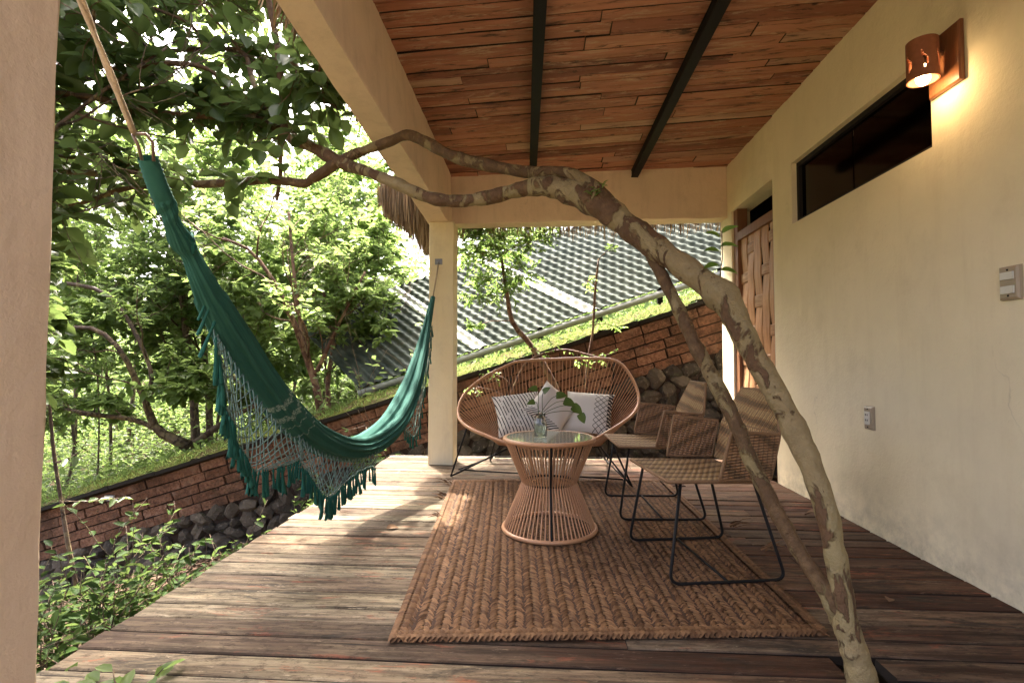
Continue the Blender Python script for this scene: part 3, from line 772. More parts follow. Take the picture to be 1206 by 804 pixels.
# a fresh sprig on the trunk by the door, and moss on the limb
sp = MB(); s0 = P(846, 340, 1.9); s1 = P(850, 272, 1.93)
sp.tube([s0, s0.lerp(s1, .5)+Vector((.008, 0, 0)), s1], .0022, 5); sprig = sp.build('sprig', MT['bark_far'], guava, True)
fresh = [leaf_proto(40+k, MT['leaf_fresh']) for k in range(3)]
for i, (x, y, dx, dz) in enumerate([(848, 290, 1, .1), (848, 296, -1, .15), (850, 275, .8, .5), (849, 280, -1, .5), (847, 312, -1, -.1), (848, 318, 1, -.1), (847, 330, -.9, .2)]):
    link('leaf', fresh[i % 3], sprig, leaf_matrix((P(x, y, 1.93), (dx, -.3, dz), (0, -.7, 1), .062)))
for i in range(14):
    k = gt.r.choice([(703, 232), (700, 238), (736, 262), (708, 228)]); p = P(k[0]+gt.r.uniform(-6, 6), k[1]-10+gt.r.uniform(-5, 5), 2.09)
    link('leaf', fresh[i % 3], guava, leaf_matrix((p, (gt.r.gauss(0, 1), -.4, gt.r.uniform(0, 1)), (0, -.5, 1), .028)))

# --- trees beyond the wall
def far_tree(name, label, seed, trunks, mat_b, mat_l, size, level, kids, ratio, per, up=.12, wide=.5, cull=None, group='trees beyond the wall'):
    T = Tree(seed); b0 = trunks[0][0]
    root = empty(name, tuple(b0[:3])); tag(root, label, 'tree', group)
    for tk in trunks:
        A = smooth_path(tk, 14); pts = [Vector(a[:3]) for a in A]
        T.mb.tube(pts, [a[3] for a in A], 8, True, .05, T.r)
        T.sprout(pts, A[len(A)//2][3], level, size, kids, ratio, per, up, True, .3, wide)
    T.mb.build('trunk', mat_b, root, True)
    if cull: T.L = [l for l in T.L if cull(l[0])]
    off = T.r.uniform(-.3, .35); T.L = [(l[0], l[1], l[2], l[3]*T.r.choice([.6, .85, 1, 1, 1.2, 1.35]), l[4], min(1, max(0, l[5]*.6+.2+off))) for l in T.L]
    T.crown('crown', mat_l, root)
    return len(T.L)
def tp(lst):                             # px, py, depth, width px
    return [(*P(x, y, d), w*d/F_PX/2) for x, y, d, w in lst]
NL = []
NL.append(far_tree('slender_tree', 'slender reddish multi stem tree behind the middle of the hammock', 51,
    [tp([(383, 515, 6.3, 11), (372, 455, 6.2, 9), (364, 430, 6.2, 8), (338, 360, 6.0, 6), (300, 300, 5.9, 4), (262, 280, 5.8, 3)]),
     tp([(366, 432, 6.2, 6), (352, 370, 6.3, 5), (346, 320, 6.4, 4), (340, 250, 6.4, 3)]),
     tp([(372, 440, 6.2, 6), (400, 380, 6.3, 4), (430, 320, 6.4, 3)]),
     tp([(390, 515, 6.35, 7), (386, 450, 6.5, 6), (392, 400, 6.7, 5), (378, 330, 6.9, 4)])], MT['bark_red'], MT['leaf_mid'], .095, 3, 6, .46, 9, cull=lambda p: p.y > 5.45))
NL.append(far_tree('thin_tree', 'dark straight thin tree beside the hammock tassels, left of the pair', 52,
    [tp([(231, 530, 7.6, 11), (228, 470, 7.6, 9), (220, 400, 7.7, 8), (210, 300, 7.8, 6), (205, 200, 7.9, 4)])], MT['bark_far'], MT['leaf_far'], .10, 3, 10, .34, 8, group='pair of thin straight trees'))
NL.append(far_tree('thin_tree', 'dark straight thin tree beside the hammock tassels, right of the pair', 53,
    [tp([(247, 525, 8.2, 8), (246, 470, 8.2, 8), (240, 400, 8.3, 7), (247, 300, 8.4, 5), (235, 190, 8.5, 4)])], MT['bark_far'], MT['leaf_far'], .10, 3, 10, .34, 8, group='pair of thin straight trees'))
NL.append(far_tree('arching_tree', 'low arching tree with bare curved boughs above the mossy wall', 54,
    [tp([(222, 525, 6.6, 15), (185, 505, 6.5, 11), (170, 470, 6.4, 8), (140, 410, 6.2, 6), (100, 385, 6.1, 5), (40, 400, 6.0, 4)]),
     tp([(205, 515, 6.55, 8), (160, 495, 6.4, 6), (110, 488, 6.2, 6), (50, 478, 6.0, 6)]),
     tp([(172, 480, 6.4, 6), (176, 430, 6.5, 5), (130, 350, 6.5, 5), (60, 330, 6.4, 5)]),
     tp([(225, 525, 6.7, 9), (275, 490, 6.9, 6), (320, 470, 7.0, 5)])], MT['bark_far'], MT['leaf_mid'], .085, 3, 6, .36, 8, cull=lambda p: p.y > 5.5))
bgspec = [  # px of trunk, base py, depth, top py, radius px, leaf, label
    (90, 500, 10.5, 120, 10, 'leaf_far', 'light green leafy tree at far left, beside the near pillar'),
    (150, 500, 12.5, 110, 10, 'leaf_far', 'tall pale tree rising behind the hanging rope'),
    (290, 500, 10.0, 200, 9, 'leaf_far', 'yellow green tree behind the upper end of the hammock'),
    (345, 480, 12.5, 200, 9, 'leaf_far', 'pale tree whose crown shows right of the leafy boughs'),
    (415, 470, 9.5, 240, 8, 'leaf_mid', 'bushy green tree beside the left end of the ribbed roof'),
    (455, 450, 13.0, 200, 9, 'leaf_far', 'sunlit pale tree behind the thatch fringe'),
    (60, 540, 8.2, 300, 8, 'leaf_mid', 'low green tree at far left above the mossy wall'),
    (320, 500, 8.0, 300, 7, 'leaf_mid', 'small bushy tree directly behind the hammock cloth'),
    (560, 400, 13.5, 190, 9, 'leaf_far', 'pale tree above the ribbed roof behind the post'),
    (130, 520, 9.0, 250, 8, 'leaf_mid', 'mid green tree left of the hammock rope wrap'),
    (250, 510, 9.3, 330, 8, 'leaf_far', 'low spreading tree between the thin straight pair and the hammock'),
    (380, 490, 8.6, 300, 7, 'leaf_far', 'bright bushy tree behind the slender reddish stems'),
    (110, 530, 7.4, 330, 5, 'leaf_mid', 'thin leafy tree close behind the mossy wall, left of the arching boughs'),
    (300, 500, 7.0, 350, 5, 'leaf_mid', 'thin leafy tree close behind the wall, under the hammock shoulder'),
    (430, 470, 7.2, 330, 5, 'leaf_mid', 'thin leafy tree in front of the ribbed roof end'),
    (40, 480, 13.0, 20, 10, 'leaf_far', 'tall pale tree at the far left top corner'),
    (720, 380, 14.5, 150, 9, 'leaf_far', 'pale tree above the ribbed roof right of the sapling'),
]
for k, (x, yb, d, yt, w, lf, lab) in enumerate(bgspec):
    rr = random.Random(70+k); g0 = P(x, yb, d); gz = float(ground_z(np.array(g0.x), np.array(g0.y)))
    top = P(x + rr.uniform(-25, 25), yt, d)
    A = [(g0.x, g0.y, gz-.1, w*d/F_PX/4), (g0.x+rr.uniform(-.35, .35), g0.y+.1, gz+(top.z-gz)*.35, w*d/F_PX/4*.85), (g0.x+rr.uniform(-.5, .5), g0.y, gz+(top.z-gz)*.7, w*d/F_PX/4*.6), (top.x, top.y, top.z, .02)]
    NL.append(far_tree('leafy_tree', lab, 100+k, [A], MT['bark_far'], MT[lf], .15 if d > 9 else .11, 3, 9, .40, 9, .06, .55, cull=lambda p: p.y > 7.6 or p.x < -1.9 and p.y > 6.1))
A = [(-3.35, 2.5, gz0, .06) for gz0 in (float(ground_z(np.array(-3.35), np.array(2.5)))-.1,)] + [(-3.4, 2.55, .8, .05), (-3.5, 2.5, 2.2, .04), (-3.45, 2.6, 3.6, .02)]  # dark trees added behind the pillar to shade the left wall and shrubs
far_tree('added_shade_tree', 'dark leaved tree added to shade the left wall, mostly hidden by the near pillar', 171, [A], MT['bark_far'], MT['leaf_near'], .13, 3, 12, .38, 9, .06, .65, cull=lambda p: p.x < -1.03*p.y + .12 and 2.0 < p.y < 4.2, group=None)
far_tree('added_shade_tree', 'second dark leaved tree added behind the near pillar to shade the left wall', 172, [[(-4.6, 3.4, -1.6, .05), (-4.6, 3.4, -.2, .04), (-4.7, 3.5, 1.2, .03), (-4.6, 3.4, 2.6, .02)]], MT['bark_far'], MT['leaf_near'], .13, 3, 12, .38, 9, .06, .65, cull=lambda p: p.x < -1.03*p.y + .12 and 2.2 < p.y < 5.2, group=None)
# --- wooded slope beyond, one mass
rr = np.random.default_rng(5)
n = 60000
xx = rr.uniform(-26, 14, n); yy = rr.uniform(14, 27, n); cl = np.sin(xx*.9+yy*.4)+np.sin(xx*.37-yy*.8+2)
hh = ground_z(xx, yy) + rr.random(n)**1.3 * (2.6 + 1.6*cl).clip(.6, 6)
V, Qd, C = leaf_arrays(np.stack([xx, yy, hh], 1), rr.normal(size=(n, 3))*[1, 1, .6], rr.normal(size=(n, 3))*[.6, .6, 1]+[0, -.2, .8], rr.uniform(.16, .34, n), rr.uniform(.10, .18, n), rr.random(n))
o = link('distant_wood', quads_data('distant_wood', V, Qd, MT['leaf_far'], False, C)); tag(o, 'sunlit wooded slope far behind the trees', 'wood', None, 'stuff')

rr = np.random.default_rng(15); n = 60000
xx = rr.uniform(-17, 1.5, n); yy = 6.15 + 9*rr.random(n)**1.4
V, Qd, C = leaf_arrays(np.stack([xx, yy, ground_z(xx, yy) + rr.random(n)**1.6*1.25], 1), rr.normal(size=(n, 3))*[1, 1, .5]+[0, 0, .3], rr.normal(size=(n, 3))*[.5, .5, 1]+[0, 0, .9], rr.uniform(.06, .15, n), rr.uniform(.03, .07, n), rr.random(n))
o = link('ground_cover', quads_data('ground_cover', V, Qd, MT['leaf_mid'], False, C)); tag(o, 'low green ground cover behind the mossy wall', 'ground cover', None, 'stuff')
rr = np.random.default_rng(16); n = 9000
xx = rr.uniform(-5.5, -1.3, n); yy = rr.uniform(1.2, 5.5, n); k_ = xx < -1.5
V, Qd, C = leaf_arrays(np.stack([xx, yy, ground_z(xx, yy) + .01 + rr.random(n)*.03], 1), rr.normal(size=(n, 3))*[1, 1, .15], rr.normal(size=(n, 3))*[.4, .4, .3]+[0, 0, 1], rr.uniform(.04, .11, n), rr.uniform(.02, .05, n), rr.random(n))
o = link('leaf_litter', quads_data('leaf_litter', V, Qd, m_simple('brown leaf litter', (0.13, 0.08, 0.045), .8, 60, .6, .3), False, C)); tag(o, 'dry brown leaf litter on the ground left of the deck', 'leaf litter', None, 'stuff')
# --- shrubs and small plants
def shrub(name, label, seed, spots, size, n, h, mat, spread=.6, per=7, wide=.5, group=None, cat='plant', droop=.0, cull=None):
    T = Tree(seed); r = T.r; c = spots[0]
    root = empty(name, c); tag(root, label, cat, group)
    for (x, y, z) in spots:
        for k in range(n):
            d = Vector((r.gauss(0, spread), r.gauss(0, spread), 1.0))
            st = T.wander(Vector((x+r.uniform(-.06, .06), y+r.uniform(-.06, .06), z)), d, h*r.uniform(.55, 1.1), 6, .02-droop, .16)
            T.branch(st, .006, .002, 5)
            T.twig_leaves(st, size, per, wide, .3)
            T.sprout(st, .004, 1, size, 4, .42, 5, .05, True, .35, wide)
    if cull: T.L = [l for l in T.L if cull(l[0])]
    T.mb.build('stem', MT['bark_far'], root, True); T.crown('foliage', mat, root)
def gz(x, y): return float(ground_z(np.array(x), np.array(y)))
def on_ground(pts): return [(x, y, gz(x, y)-.02) for x, y in pts]
offdeck = lambda p: p.x < deck_left(p.y) - .03 or p.y > 4.9
shrub('leafy_shrub', 'big glossy green shrub beside the near pillar, left of the deck', 201, on_ground([(-2.35, 2.5), (-2.7, 2.9), (-2.3, 3.1), (-2.9, 2.4)]), .07, 20, .80, MT['leaf_shrub'], .65, 10, .5, 'shrubs left of the deck', 'shrub', cull=offdeck)
shrub('leafy_shrub', 'smaller dark shrub between the deck edge and the stone wall foot', 202, on_ground([(-2.15, 3.7), (-2.45, 4.2), (-2.0, 4.3)]), .06, 13, .46, MT['leaf_shrub'], .75, 9, .5, 'shrubs left of the deck', 'shrub', cull=offdeck)
shrub('leafy_shrub', 'pale leaved plant under the hammock, behind the far deck corner', 203, on_ground([(-1.9, 5.15), (-1.35, 5.2), (-2.3, 5.1)]), .085, 5, .72, MT['leaf_shrub'], .55, 6, .55, 'shrubs left of the deck', 'shrub', cull=offdeck)
shrub('low_seedling', 'small leafy seedling at the lower left deck edge', 204, [(-1.28, 1.34, -.25), (-1.2, 1.30, -.2)], .07, 4, .26, MT['leaf_mid'], .5, 6, .5)
for k, (x, y, h, lab) in enumerate([(-5.6, 7.0, 1.3, 'low bush behind the mossy wall, next to the near pillar'), (-4.4, 7.4, 1.3, 'low bush behind the mossy wall under the arching boughs'), (-3.3, 7.6, 1.4, 'low bush behind the mossy wall at the foot of the thin trees'), (-2.6, 7.3, 1.5, 'low bush behind the hammock tassels'), (-6.9, 7.6, 1.6, 'low bush at the far left edge behind the mossy wall'), (-1.95, 6.18, 1.75, 'bush hiding the left end of the ribbed roof'), (-6.2, 9.0, 1.9, 'taller bush far left between the trees'), (-4.6, 9.6, 1.9, 'taller bush beyond the arching boughs'), (-3.0, 9.8, 2.0, 'taller bush beyond the slender reddish stems')]):
    shrub('wild_bush', lab, 220+k, on_ground([(x, y), (x+.5, y+.3), (x-.45, y+.2), (x+.1, y-.3)]), .10, 12, h, MT['leaf_far' if k % 2 else 'leaf_mid'], .6, 12, .5, 'bushes behind the mossy wall', 'bush', cull=lambda p: p.y > 5.72 and p.x < -1.28 or p.y > 7.6)
# bent thin sapling beside the near pillar
T = Tree(61); tr0 = tp([(92, 700, 3.6, 5), (80, 640, 3.6, 5), (72, 590, 3.6, 4), (63, 530, 3.6, 4), (58, 470, 3.6, 3)])
root = empty('thin_sapling', tr0[0][:3]); tag(root, 'thin dark sapling stem in front of the mossy wall, near the pillar', 'tree')
A = smooth_path(tr0, 16); T.mb.tube([Vector(a[:3]) for a in A], [a[3] for a in A], 6)
for pts in (tp([(72, 590, 3.6, 3), (110, 590, 3.55, 2), (150, 585, 3.5, 2)]), tp([(64, 545, 3.6, 3), (90, 535, 3.5, 2), (105, 515, 3.5, 2)])):
    q_ = [Vector(a[:3]) for a in smooth_path(pts, 6)]; T.branch(q_, .006, .003); T.twig_leaves(q_, .085, 10, .5, .2)
T.mb.build('trunk', MT['bark_far'], root, True); T.crown('crown', MT['leaf_near'], root)

# saplings between the loveseat and the wall
def sapling(label, seed, stem, tufts, size, n, fan, mat, wide=.45):
    T = Tree(seed); A = smooth_path(stem, 14); pts = [Vector(a[:3]) for a in A]
    root = empty('young_sapling', tuple(pts[0])); tag(root, label, 'tree', 'saplings behind the loveseat')
    T.mb.tube(pts, [a[3] for a in A], 7, True, .05, T.r)
    for (x, y, d, rad, cnt) in tufts:
        c = P(x, y, d); near = min(pts, key=lambda p: (p-c).length)
        arm = [near, near.lerp(c, .5)+Vector((0, 0, .03)), c]; T.branch(arm, .006, .003, 5)
        for k in range(cnt):
            dv = Vector((T.r.gauss(0, 1), T.r.gauss(0, 1), T.r.gauss(.1, .55))).normalized()
            tw = T.wander(c + dv*rad*.15, dv, rad*T.r.uniform(.6, 1.15), 4, -.02, .15); T.branch(tw, .0025, .001, 4); T.twig_leaves(tw, size, n, wide, .12)
    T.mb.build('trunk', MT['bark_red'], root, True); T.crown('crown', mat, root)
sapling('bright feathery sapling leaning between the post and the loveseat', 301,
    tp([(672, 520, 5.2, 9), (655, 458, 5.2, 8), (628, 410, 5.2, 7), (604, 380, 5.2, 6), (597, 345, 5.2, 5), (590, 300, 5.2, 3)]),
    [(585, 330, 5.2, .36, 34), (560, 300, 5.2, .34, 30), (600, 295, 5.2, .34, 32), (630, 285, 5.2, .26, 20), (560, 350, 5.2, .24, 16), (615, 320, 5.2, .26, 18), (575, 275, 5.2, .26, 22), (555, 385, 5.2, .16, 8)], .055, 14, 1, MT['leaf_fresh'])
sapling('thin upright twig sapling with few leaf tufts right of the post', 302,
    tp([(690, 470, 5.25, 4), (692, 430, 5.25, 4), (698, 390, 5.25, 3), (701, 340, 5.25, 3), (705, 305, 5.25, 2)]),
    [(690, 332, 5.25, .12, 5), (722, 295, 5.25, .11, 5), (702, 420, 5.25, .12, 4), (725, 385, 5.2, .10, 3)], .05, 7, 1, MT['leaf_fresh'])
sapling('tangle of small bright vine shoots along the top rail of the loveseat', 303,
    tp([(600, 470, 4.95, 4), (620, 428, 4.95, 4), (660, 412, 4.95, 3), (700, 420, 4.95, 3), (720, 425, 4.95, 3)]),
    [(625, 412, 4.95, .15, 5), (655, 408, 4.95, .16, 6), (680, 425, 4.95, .14, 4), (712, 420, 4.95, .14, 4), (580, 440, 4.95, .16, 4), (560, 455, 4.95, .14, 3)], .045, 6, 1, MT['leaf_fresh'])
NL_TOTAL = sum(NL)
print('leaves', NL, NL_TOTAL)

# ------------------------------------------------------------------ sloping adobe wall on a stone footing
WYF = 5.60                               # its face
wl, wr = P(48, 598, WYF), P(835, 352, WYF)
E = (wr - wl).normalized()               # along the slope
ang = math.atan2(E.z, E.x)
Nn = Vector((-E.z, 0, E.x))              # across it, upwards
WL = (wr - wl).length
S0, S1 = -0.9, WL + 0.75
def wpt(s, t, y): return wl + E*s - Nn*t + Vector((0, y - WYF, 0))
t = NT('rough adobe brick'); v = t.pos(space='object', rnd=5.0); a_ = t.noise(t.pos(rnd=3.0), 30, 5, .7); b_ = t.noise(t.pos(rnd=3.0), 7, 4, .6)
c_ = t.mix(t.rand(), (0.20, 0.098, 0.058), (0.36, 0.190, 0.118)); c_ = t.mix(t.ramp(a_, [(.35, .7), (.58, 0.)]), c_, (0.085, 0.043, 0.027)); c_ = t.mix(t.ramp(b_, [(.55, 0.), (.7, .45)]), c_, (0.34, 0.235, 0.165))
dm = t.noise(t.pos(), 1.8, 5, .7); c_ = t.mix(t.ramp(dm, [(.46, 0.), (.62, .75)]), c_, (0.075, 0.045, 0.03)); ms_ = t.noise(t.pos(), 5, 5, .75); c_ = t.mix(t.ramp(ms_, [(.60, 0.), (.70, .6)]), c_, (0.06, 0.065, 0.025))
MT['brick'] = t.fin(c_, .95, t.bump(a_, 1.0, .03), .1)
MT['mortar'] = m_simple('dark mud mortar', (0.055, 0.037, 0.027), .95, 30, .5, .6, .1, dist=.02)
t = NT('dark lava stone'); a_ = t.noise(t.pos(rnd=3.0), 26, 5, .7); b_ = t.noise(t.pos(rnd=3.0), 8, 4, .6)
c_ = t.mix(t.rand(), (0.036, 0.030, 0.024), (0.12, 0.096, 0.070)); c_ = t.mix(t.ramp(a_, [(.56, 0.), (.66, .55)]), c_, (0.25, 0.21, 0.165)); c_ = t.mix(t.ramp(b_, [(.6, 0.), (.72, .4)]), c_, (0.06, 0.075, 0.03))
MT['stone'] = t.fin(c_, .9, t.bump(a_, .9, .02), .2)
mb = MB()
NB = 40
for i in range(NB):                      # mud core, its foot below the ground
    sa, sb = S0+(S1-S0)*i/NB, S0+(S1-S0)*(i+1)/NB
    if i == 0: first = len(mb.v)
core = [wpt(S0, 0, WYF+.03), wpt(S1, 0, WYF+.03), wpt(S1, 0, WYF+.34), wpt(S0, 0, WYF+.34)]
foot = [Vector((p.x, p.y, -3.4)) for p in core]
mb.hexa(foot, core)
adobe = mb.build('garden_wall', MT['mortar'])
tag(adobe, 'sloping adobe brick garden wall on dark stone footing with mossy top', 'wall')
rng = random.Random(77)
def rough_block(k, jit, mat, name):      # unit block, corners knocked, 3x2x3 grid faces
    r = random.Random(k); n = (4, 2, 3); idx = {}; vs = []; fs = []
    def vid(i, j, l):
        if (i, j, l) not in idx:
            p = [i/(n[0]-1)-.5, j/(n[1]-1)-.5, l/(n[2]-1)-.5]
            e = sum(1 for a, m in zip((i, j, l), n) if a in (0, m-1))
            f = .985 if e == 3 else 1
            p = [c*f + r.uniform(-jit, jit) for c in p]; idx[(i, j, l)] = len(vs); vs.append(p)
        return idx[(i, j, l)]
    for i in range(n[0]-1):
        for l in range(n[2]-1):
            fs.append((vid(i,0,l), vid(i+1,0,l), vid(i+1,0,l+1), vid(i,0,l+1)))
    for i in range(n[0]-1):
        fs.append((vid(i,0,0), vid(i,1,0), vid(i+1,1,0), vid(i+1,0,0))); fs.append((vid(i,0,2), vid(i+1,0,2), vid(i+1,1,2), vid(i,1,2)))
    for l in range(n[2]-1):
        fs.append((vid(0,0,l), vid(0,0,l+1), vid(0,1,l+1), vid(0,1,l))); fs.append((vid(3,0,l), vid(3,1,l), vid(3,1,l+1), vid(3,0,l+1)))
    return mesh_data(name, vs, fs, mat)
bricks = [rough_block(k, .028, MT['brick'], 'brick') for k in range(10)]
rotE = Matrix.Rotation(-ang, 4, 'Y')
CH = 0.107
for row in range(5):
    s = S0 + (row % 2)*.16 + rng.uniform(0, .05)
    while s < S1 - .1:
        L_ = rng.uniform(.28, .34); dn = CH*(row+.5)+.05
        c = wpt(s + L_/2, dn, WYF + .06 + rng.uniform(-.010, .008))
        m = Matrix.Translation(c) @ rotE @ Euler((rng.uniform(-.03, .03), rng.uniform(-.012, .012), rng.uniform(-.02, .02))).to_matrix().to_4x4() @ Matrix.Diagonal((L_-.016, .11, CH-.014, 1))
        link('brick', rng.choice(bricks), adobe, m)
        s += L_
def stone_proto(k, mat):
    import bmesh
    r = random.Random(k); bm = bmesh.new(); bmesh.ops.create_icosphere(bm, subdivisions=2, radius=.5)
    from mathutils import noise as mn
    for v in bm.verts: v.co *= 1 + .45*mn.noise(v.co*2.6 + Vector((k*3.7, k, 0))) + .16*mn.noise(v.co*7 + Vector((k, 0, 5)))
    for v in bm.verts: v.co.x = round(v.co.x*5.5)/5.5*.5 + v.co.x*.5; v.co.z = round(v.co.z*4.5)/4.5*.5 + v.co.z*.5
    me = bpy.data.meshes.new('stone'); bm.to_mesh(me); bm.free(); me.materials.append(mat); return me
stones = [stone_proto(k, MT['stone']) for k in range(10)]
ns = 0
row = 0; tdn = CH*5+.13
while tdn < 2.0:
    s = S0 + rng.uniform(0, .1)
    while s < S1:
        w = rng.uniform(.13, .27); c = wpt(s+w/2, tdn+rng.uniform(-.03, .03), WYF+.045)
        vis = c.z > gz(c.x, c.y)-.1 and in_view(c, 10) and not (c.x > -1.0 and c.z < -.25) and not (c.x < -1.3 and tdn > 1.3)
        if vis and ns < 298:
            m = Matrix.Translation(c) @ Euler((rng.uniform(-.5, .5), rng.uniform(-1.2, 1.2), rng.uniform(-.5, .5))).to_matrix().to_4x4() @ Matrix.Diagonal((w*rng.uniform(1.1, 1.4), .18, rng.uniform(.13, .22), 1))
            link('stone', rng.choice(stones), adobe, m); ns += 1
        s += w
    tdn += .14
# dark coping boards and the moss bed behind them
MT['coping'] = m_simple('black wet coping', (0.022, 0.018, 0.014), .9, 30, .4, .4)
cb = MB()
k = 0; s = S0
while s < S1:
    L_ = min(rng.uniform(.5, .8), S1-s); z_ = rng.uniform(-.006, .006)
    c = MB(); A = [wpt(s+.004, .035-z_, WYF-.09), wpt(s+L_-.004, .035-z_, WYF-.09), wpt(s+L_-.004, .035-z_, WYF+.36), wpt(s+.004, .035-z_, WYF+.36)]
    B = [wpt(s+.004, -.005-z_, WYF-.09), wpt(s+L_-.004, -.005-z_, WYF-.09), wpt(s+L_-.004, -.005-z_, WYF+.36), wpt(s+.004, -.005-z_, WYF+.36)]
    c.hexa(A, B); c.build('coping_tile', MT['coping'], adobe); s += L_
t = NT('sunlit moss'); a_ = t.noise(t.pos(), 5, 4, .65); b_ = t.noise(t.pos(), 60, 4, .7)
c_ = t.mix(t.ramp(a_, [(.35, 0.), (.65, 1.)]), (0.055, 0.062, 0.014), (0.10, 0.115, 0.02)); c_ = t.mix(t.ramp(b_, [(.3, .6), (.6, 0.)]), c_, (0.05, 0.06, 0.015))
pt = t.noise(t.pos(), 3.2, 5, .7); c_ = t.mix(t.ramp(pt, [(.50, 0.), (.62, .85)]), c_, (0.07, 0.05, 0.028))
MT['moss'] = t.fin(c_, .95, t.bump(b_, 1.0, .03), .1)
ms, mt_ = 170, 12
r2 = np.random.default_rng(8); nz = r2.normal(0, .010, (ms+1, mt_+1))
V = []
for i in range(ms+1):
    for j in range(mt_+1):
        f = j/mt_; hgt = .01 + .10*f**.9 + nz[i, j] + .02*math.sin(i*.31)*math.sin(f*3.1)
        V.append(list(wpt(S0+(S1-S0)*i/ms, -hgt, WYF-.085+.42*f)))
ii = np.arange((ms+1)*(mt_+1)).reshape(ms+1, mt_+1)
Qd = np.stack([ii[:-1, :-1], ii[1:, :-1], ii[1:, 1:], ii[:-1, 1:]], -1).reshape(-1, 4)
moss = link('moss_bed', quads_data('moss_bed', np.array(V), Qd, MT['moss'], True), adobe); moss['kind'] = 'stuff'
r2 = np.random.default_rng(9); n = 3500
ss = r2.uniform(S0, S1, n); ss = np.where(r2.random(n) < .75, np.round(ss*2.2)/2.2 + r2.normal(0, .09, n), ss); ff = r2.random(n)
pos = np.array([list(wpt(a, -(.01+.10*f**.9), WYF-.085+.42*f)) for a, f in zip(ss, ff)])
V, Qd, C = leaf_arrays(pos, r2.normal(size=(n, 3))*[.5, .5, .2]+[0, -.2, .9], r2.normal(size=(n, 3)), r2.uniform(.012, .07, n), r2.uniform(.005, .014, n), r2.random(n))
o = link('moss_tufts', quads_data('moss_tufts', V, Qd, MT['leaf_mid'], False, C), adobe); o['kind'] = 'stuff'
tagp = MB(); c = P(129, 586, WYF-.02); tagp.box((c.x-.055, c.y-.012, c.z-.028), (c.x+.055, c.y+.012, c.z+.028), None)
tg = tagp.build('white_tag', m_simple('white plastic', (.75, .75, .68), .5)); tag(tg, 'small white plastic block on the shaded left part of the brick wall', 'block')

# ------------------------------------------------------------------ ribbed tile-sheet roof behind the wall
rl, rrp = P(392, 468, 6.05), P(872, 309, 6.05)
RE = (rrp - rl); RL = RE.length; RE = RE.normalized()
RU = Vector((-1.18, 1.0, .725)).normalized()
RN = RE.cross(RU).normalized()
if RN.z < 0: RN = -RN
roof = empty('ribbed_roof', tuple(rl)); tag(roof, 'weathered green ribbed sheet roof with pale strips, sloping behind the adobe wall', 'roof')
t = NT('weathered green sheet'); a_ = t.noise(t.pos(), 2.2, 5, .65); b_ = t.noise(t.pos(), 40, 4, .7)
c_ = t.mix(t.ramp(a_, [(.35, 0.), (.65, 1.)]), (0.038, 0.050, 0.041), (0.085, 0.100, 0.082)); c_ = t.mix(t.ramp(b_, [(.55, 0.), (.75, .5)]), c_, (0.07, 0.075, 0.055)); d_ = t.noise(t.pos(), 6, 6, .75); c_ = t.mix(t.ramp(d_, [(.56, 0.), (.68, .7)]), c_, (0.055, 0.045, 0.03))
MT['sheet'] = t.fin(c_, .8, t.bump(b_, .3, .006), .12)
t = NT('milky skylight strip'); MT['strip'] = t.fin((.42, .43, .38), .4, None, .4)
def sheet(s0, s1, mat, name, U0=0.0, U1=2.12, lift=0.0):
    na = max(3, int((s1-s0)/.0125)); nu = 90; V = np.zeros((na+1, nu+1, 3))
    for i in range(na+1):
        s_ = s0+(s1-s0)*i/na; cr = math.cos(2*math.pi*s_/.115); cr = .0145*(abs(cr)**.7*(1 if cr > 0 else -1))
        for j in range(nu+1):
            u = U0+(U1-U0)*j/nu; st = .015*((1.0-(u/.14) % 1.0))
            p = rl + RE*s_ + RU*u + RN*(cr+st+lift); V[i, j] = p
    ii = np.arange((na+1)*(nu+1)).reshape(na+1, nu+1); Qd = np.stack([ii[:-1, :-1], ii[1:, :-1], ii[1:, 1:], ii[:-1, 1:]], -1).reshape(-1, 4)
    return link(name, quads_data(name, V.reshape(-1, 3), Qd, mat, False), roof)
def eave_s(px):                          # arc length on the eave for a pixel column
    lo, hi = -2.0, RL+2
    for _ in range(40):
        mid = (lo+hi)/2; p = rl+RE*mid; v_ = CAM_R.transposed() @ (p-Vector((0, 0, CAM_H)))
        if IMG_W/2+v_.x/-v_.z*F_PX < px: lo = mid
        else: hi = mid
    return lo
st = [eave_s(440), eave_s(566), eave_s(697), eave_s(835)]
edges = [-0.1]
cur = eave_s(424)
for k, s_ in enumerate(st):
    if 0 < k < 3:
        sheet(cur, s_-.085, MT['sheet'], 'roof_sheet'); sheet(s_-.085, s_+.085, MT['strip'], 'skylight_strip', lift=.004); cur = s_+.085
sheet(cur, RL+1.2, MT['sheet'], 'roof_sheet')
gb = MB(); ga, gb2 = rl+RE*(eave_s(424)-.05)-RU*.03-RN*.05, rl+RE*(RL+1.2)-RU*.03-RN*.05
gb.tube([ga, ga.lerp(gb2, .5), gb2], .042, 10); gb.build('gutter', m_simple('grey gutter metal', (.30, .32, .29), .45, 20, .3, .1, .5), roof, True)
for s_ in np.arange(eave_s(424)+.1, RL+1.2, .75):    # posts that carry it
    p = rl+RE*float(s_)+RU*.1-RN*.06; c = MB(); c.box((p.x-.03, p.y-.03, -2.6), (p.x+.03, p.y+.03, p.z)); c.build('roof_post', MT['frame'], roof)
for f in (.12, 1.05, 2.0):
    a, b2 = rl+RE*eave_s(425)+RU*f-RN*.05, rl+RE*(RL+1.1)+RU*f-RN*.05
    c = MB(); c.tube([a, b2], .03, 6); c.build('purlin', MT['frame'], roof)

